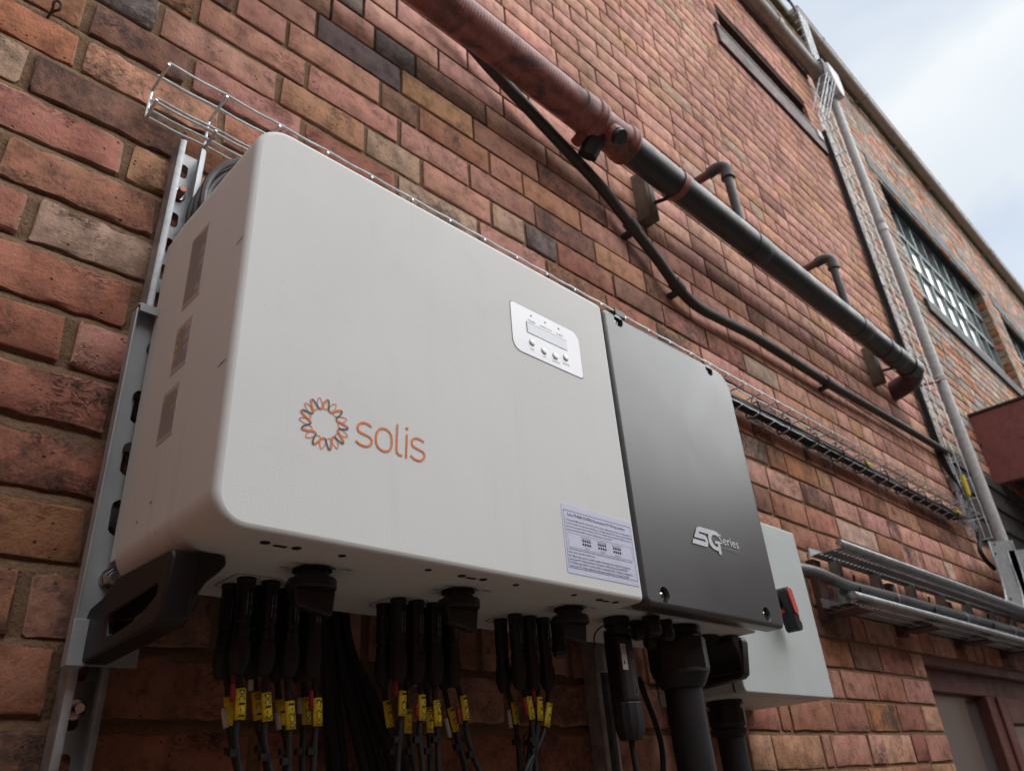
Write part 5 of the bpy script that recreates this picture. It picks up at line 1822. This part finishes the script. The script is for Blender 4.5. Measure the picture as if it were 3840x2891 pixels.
string_cable((1103, 2193), [(1078, 2540), (1084, 2680), (1082, 2790), (1082, 2880), (1085, 3010), (1095, 3150)], 'front cable marked DC2-1, third front marker from the left', ((1081, 2629), (1086, 2735)), 'DC2-1', False)
string_cable((1183, 2205), [(1180, 2540), (1186, 2670), (1178, 2800), (1170, 2960), (1160, 3150)], 'front cable marked DC2-2 under the left rotary switch', ((1186, 2617), (1186, 2723)), 'DC2-2', False, red=((1166, 2588), (1167, 2660), -0.001))

string_cable((1440, 2266), [(1440, 2560), (1452, 2680), (1475, 2800), (1500, 2960), (1530, 3150)], 'cable marked DC3-1 leaning right, leftmost of the middle group', ((1444, 2626), (1459, 2726)), 'DC3-1', False)
string_cable((1530, 2274), [(1520, 2600), (1526, 2705), (1540, 2800), (1565, 2960), (1590, 3150)], 'cable with lower marker half hidden behind the upright DC3-1 marker', ((1527, 2658), (1524, 2750)), 'DC3', False)
string_cable((1594, 2284), [(1600, 2600), (1606, 2700), (1612, 2800), (1615, 2960), (1620, 3150)], 'cable with lower marker half hidden between DC4-1 and DC4-2', ((1603, 2652), (1609, 2747)), 'DC4-2', True)
string_cable((1659, 2290), [(1668, 2590), (1690, 2690), (1720, 2790), (1745, 2891), (1775, 3100)], 'cable marked DC5-1 leaning right beside a pale sleeve, lower of the two', ((1682, 2652), (1706, 2741)), 'DC5-1', False, white=((1676, 2690), (1692, 2760), -0.004))
string_cable((1494, 2245), [(1500, 2530), (1505, 2640), (1497, 2760), (1490, 2891), (1480, 3100)], 'upright cable marked DC3-1 with a red sleeve at its left', ((1505, 2591), (1503, 2685)), 'DC3-1', False, red=((1487, 2555), (1486, 2610), -0.002))
string_cable((1561, 2254), [(1573, 2530), (1578, 2650), (1572, 2760), (1585, 2891), (1590, 3100)], 'cable marked DC4-1 in the middle group', ((1577, 2605), (1579, 2702)), 'DC4-1', False, red=((1563, 2640), (1563, 2690), -0.002))
string_cable((1627, 2264), [(1628, 2550), (1635, 2680), (1640, 2760), (1645, 2891), (1650, 3100)], 'cable marked DC4-2 read downwards in the middle group', ((1632, 2626), (1638, 2723)), 'DC4-2', True)
string_cable((1692, 2280), [(1706, 2540), (1738, 2655), (1752, 2760), (1780, 2850), (1800, 2900), (1850, 3100)], 'cable marked DC5-1 at the right of the middle group, kinked to the right', ((1732, 2608), (1744, 2700)), 'DC5-1', False, red=((1716, 2655), (1722, 2712), -0.002))

string_cable((1876, 2322), [(1895, 2560), (1927, 2675), (1940, 2770), (1950, 2891), (1955, 3100)], 'cable with DC5 marker and long white sleeve, leftmost of the right group', ((1921, 2632), (1933, 2714)), 'DC5-2', False, white=((1909, 2660), (1918, 2728), -0.003))
string_cable((1960, 2330), [(1985, 2560), (1994, 2660), (1990, 2770), (1975, 2891), (1940, 3100)], 'unmarked rear cable crossing behind the DC5-2 marker')
string_cable((1930, 2304), [(1950, 2540), (1984, 2655), (1998, 2760), (2010, 2891), (2015, 3100)], 'cable marked DC5-2 with a red sleeve in the right group', ((1977, 2611), (1991, 2697)), 'DC5-2', False, red=((1962, 2615), (1975, 2680), -0.002))
string_cable((1983, 2311), [(2010, 2540), (2020, 2660), (2012, 2760), (2005, 2800), (1985, 2891), (1950, 3100)], 'cable marked DC6-1, its marker partly covered by the one beside it', ((2018, 2614), (2021, 2702)), 'DC6-1', False, red=((2000, 2585), (2003, 2630), -0.002))
string_cable((2034, 2318), [(2056, 2540), (2052, 2680), (2030, 2770), (2000, 2830), (1970, 2891), (1930, 3050)], 'cable marked DC6-2, rightmost yellow marker, bending left below it', ((2056, 2638), (2044, 2726)), 'DC6-2', False)
q = und((2086, 2326), 0.0)
sk = thing('capped_socket', q, 'short unused black socket with a dark blue cap, right of the plug rows', 'socket')
MB().lathe(q, DN, [(0, 0.0106), (0.005, 0.0098), (0.036, 0.0096), (0.037, 0.0108), (0.046, 0.0108)], 16).build('socket', BLACK, sk)
MB().lathe(q + DN * 0.046, DN, [(0, 0.0094), (0.006, 0.009), (0.008, 0.006)], 16).build('cap', BLUECAP, sk)

# slack black cables hanging close to the wall
for i, (a, pth) in enumerate(((1205, [(1215, 2420), (1225, 2650), (1240, 2891), (1250, 3150)]), (1228, [(1240, 2420), (1262, 2650), (1290, 2891), (1310, 3150)]), (1250, [(1265, 2420), (1310, 2650), (1365, 2891), (1410, 3150)]),
                              (1268, [(1290, 2420), (1360, 2650), (1430, 2891), (1500, 3150)]), (1280, [(1310, 2430), (1395, 2650), (1475, 2891), (1560, 3150)]), (1216, [(1222, 2420), (1236, 2650), (1262, 2891), (1275, 3150)]),
                              (1262, [(1275, 2420), (1330, 2640), (1390, 2860), (1450, 3150)]), (1290, [(1318, 2440), (1420, 2650), (1500, 2830), (1600, 3150)]))):
    pts = [at((a - 15, 2150), 0.05), at((a, 2270), 0.052 + 0.004 * (i % 3))] + [at(u, 0.055 + 0.006 * (i % 3)) for u in pth]
    o = MB().tube(smoothpath(pts, 6), 0.0062, 8).build('slack_cable', BLACK_CABLE)
    tag(o, 'one of the slack black cables fanning out against the wall under the inverter', 'cable', 'slack cables behind the plugs')

# ------------------------------------------------------------------ data stick, gland, conduits
q = und((2310, 2318), 0.0)
dl = thing('data_stick', q, 'black plug-in data stick with a small white approval sticker hanging under the inverter', 'data logger')
MB().lathe(q, DN, [(0, 0.0205), (0.012, 0.0205), (0.013, 0.0175), (0.018, 0.0175), (0.019, 0.0225), (0.026, 0.0225), (0.027, 0.020)], 20).build('collar_nut', BLACK, dl)
bz = q.z - 0.026
MB().rr(q.x - 0.0185, q.x + 0.0185, bz - 0.098, bz, (0.004,) * 4, q.y + 0.014, q.y - 0.014, 0.007, 5).build('body', BLACK, dl, ang=50)
nb_ = MB()
n = 24
vs_ = []
for h, rr_ in ((0.096, 0.0205), (0.098, 0.0218), (0.128, 0.0222), (0.138, 0.0195), (0.146, 0.016)):
    for k in range(n):
        a = 2 * pi * k / n
        rk = rr_ * (1 if k % 2 else 0.95)
        vs_.append((q.x + rk * cos(a), q.y + rk * sin(a), bz - h))
nb_.add(vs_, [(i * n + k, i * n + (k + 1) % n, (i + 1) * n + (k + 1) % n, (i + 1) * n + k) for i in range(4) for k in range(n)] + [tuple(range(n)), tuple(4 * n + k for k in range(n))])
nb_.build('clamp_nut', BLACK_DULL, dl, ang=25)
MB().tube(smoothpath([(q.x, q.y, bz - 0.142), (q.x + 0.001, q.y, bz - 0.18), (q.x + 0.012, q.y, bz - 0.24), (q.x + 0.03, q.y, bz - 0.34)], 6), 0.0042, 10).build('lead', BLACK_CABLE, dl)
MB().box(q.x - 0.0168, q.x - 0.0048, q.y - 0.0147, q.y - 0.0139, bz - 0.052, bz - 0.015).build('approval_sticker', WSLEEVE, dl, smooth=False)
tm_ = MB()
for (s_, dx, dz) in (('CE', -0.0155, -0.022), ('FC', -0.0095, -0.022)):
    text(tm_, s_, Vector((q.x + dx, q.y - 0.0150, bz + dz)), FXD, FZD, 0.0042, 0.0048)
tm_.add([(q.x - 0.0150, q.y - 0.0150, bz - 0.044), (q.x - 0.0095, q.y - 0.0150, bz - 0.044), (q.x - 0.0122, q.y - 0.0150, bz - 0.038)], [(0, 1, 2)])
tm_.build('lettering', PRINT_BLACK, dl, smooth=False)
tm_ = MB()
ol = []
for (cz_, a0) in ((bz - 0.028, 0), (bz - 0.082, 180)):
    for k in range(9):
        a = radians(a0 + 180 * k / 8)
        ol.append(Vector((q.x + 0.0085 + 0.0048 * cos(a), q.y - 0.0145, cz_ + 0.0048 * sin(a))))
ribbon(tm_, ol, 0.0006, NF, True)
ribbon(tm_, [Vector((q.x + 0.0085 + 0.0026 * cos(a), q.y - 0.0145, bz - 0.0285 + 0.0026 * sin(a))) for a in [2 * pi * k / 16 for k in range(16)]], 0.0006, NF, True)
text(tm_, 'Datalogger', Vector((q.x + 0.0072, q.y - 0.0146, bz - 0.037)), Vector((0, 0, -1)), Vector((1, 0, 0)), 0.0030, 0.040)
tm_.build('printed_outline', PRINT_DIM, dl, smooth=False)
o = MB().tube(smoothpath([at((2260, 2345), 0.20), at((2238, 2365), 0.205), at((2228, 2390), 0.205), at((2230, 2425), 0.20)], 6), 0.0012, 6).build('tether', BLACK_CABLE)
tag(o, 'thin black tether loop beside the data stick', 'cord')
o = MB().tube(smoothpath([at((2395, 2540), 0.16), at((2420, 2610), 0.165), at((2455, 2700), 0.17), at((2480, 2790), 0.17), at((2488, 2891), 0.17), at((2485, 3100), 0.17)], 6), 0.0048, 10).build('signal_cable', BLACK_CABLE)
tag(o, 'glossy black cable curving down between the data stick and the thick conduit', 'cable')

cq = Vector((1.137, -0.225, ZB))
cd_ = thing('conduit', cq, 'thick black conduit with a big hexagonal gland hanging from the inverter', 'conduit', 'thick black conduits')
MB().lathe(cq, DN, [(0, 0.044), (0.012, 0.044), (0.014, 0.041), (0.018, 0.041)], 28).build('lock_ring', BLACK, cd_)
gl = MB()
gl.lathe(cq + DN * 0.016, DN, [(0, 0.047), (0.004, 0.050), (0.050, 0.050), (0.056, 0.047)], 8)
gl.lathe(cq + DN * 0.070, DN, [(0, 0.046), (0.004, 0.046), (0.02, 0.038), (0.026, 0.032)], 24)
gl.build('gland_nut', BLACK, cd_, ang=25, bevel=0.0015)
gs = MB().lathe(cq + DN * 0.068, DN, [(0, 0.0475), (0.006, 0.0475)], 24)
gs.build('gland_ring', BLACK_DULL, cd_)
MB().tube(smoothpath([cq + DN * 0.085, cq + Vector((0.002, 0.002, -0.16)), cq + Vector((0.012, 0.004, -0.30)), cq + Vector((0.03, 0.01, -0.5))], 6), 0.0305, 24).build('sleeve', BLACK_DULL, cd_)

# ------------------------------------------------------------------ isolator box
EX0, EX1, EZ0, EZ1, EY = 1.373, 1.741, 1.803, 2.171, -0.20
eb = thing('isolator_box', (1.557, -0.1, EZ0), 'pale green grey steel isolator box behind the right end of the inverter', 'electrical box')
MB().rr(EX0, EX1, EZ0, EZ1, (0.006, 0.006, 0.006, 0.012), EY + 0.020, EY, 0.003, 5).build('door', ENCL, eb, ang=50)
MB().rr(EX0 + 0.006, EX1 - 0.006, EZ0 + 0.004, EZ1 - 0.004, (0.004,) * 4, EY + 0.027, EY + 0.0195, 0.0005, 4).build('door_seal', BLACK_DULL, eb, ang=50)
MB().rr(EX0 + 0.003, EX1 - 0.003, EZ0 - 0.001, EZ1 + 0.001, (0.006,) * 4, -0.006, EY + 0.0265, 0.003, 5).build('body', ENCL, eb, ang=50)
for (a, b) in ((1.43, -0.10), (1.60, -0.14), (1.68, -0.06)):
    MB().lathe((a, b, EZ0 - 0.001), DN, [(0, 0.004), (0.0005, 0.004)], 10).build('knockout', PRINT_GREY, eb)
MB().box(1.541, 1.566, EY - 0.026, EY, 1.972, 2.004).build('handle_base', BLACK, eb, bevel=0.003)
def capsule(xc, z0, z1, r0, r1, y0, y1, tilt):
    p_ = []
    for k in range(11):
        a = pi * k / 10
        p_.append((xc + r0 * cos(a), z1 + r0 * sin(a)))
    for k in range(11):
        a = pi + pi * k / 10
        p_.append((xc + tilt + r1 * cos(a), z0 + r1 * sin(a)))
    mb = MB()
    mb.prism([(x, y0, z) for x, z in p_], (0, y1 - y0, 0))
    return mb
capsule(1.5545, 1.9345, 1.9985, 0.0125, 0.0115, -0.214, -0.243, 0.0165).build('handle_grip', BLACK, eb, bevel=0.004)
capsule(1.5565, 1.9640, 1.9985, 0.0095, 0.0085, -0.2425, -0.2462, 0.0085).build('red_insert', RED, eb, bevel=0.0012)
MB().lathe((1.552, -0.222, 1.962), (-1, 0, 0), [(0, 0.005), (0.010, 0.005)], 10).build('red_lock_tab', RED, eb)
MB().box(1.5735, 1.5800, -0.2442, -0.243, 1.942, 1.957).build('handle_tag', WSLEEVE, eb, smooth=False)
cq2 = Vector((1.452, -0.105, EZ0 - 0.001))
c2 = thing('conduit', cq2, 'second black conduit with a ribbed gland under the isolator box', 'conduit', 'thick black conduits')
MB().lathe(cq2, DN, [(0, 0.036), (0.008, 0.036), (0.010, 0.032), (0.016, 0.032), (0.017, 0.036), (0.042, 0.036), (0.048, 0.033), (0.052, 0.033), (0.054, 0.036), (0.062, 0.034), (0.066, 0.028)], 14).build('gland_nut', BLACK, c2, ang=25)
MB().tube([cq2 + DN * 0.06, cq2 + Vector((0.004, 0, -0.2)), cq2 + Vector((0.012, 0, -0.42))], 0.0265, 20).build('sleeve', BLACK_DULL, c2)
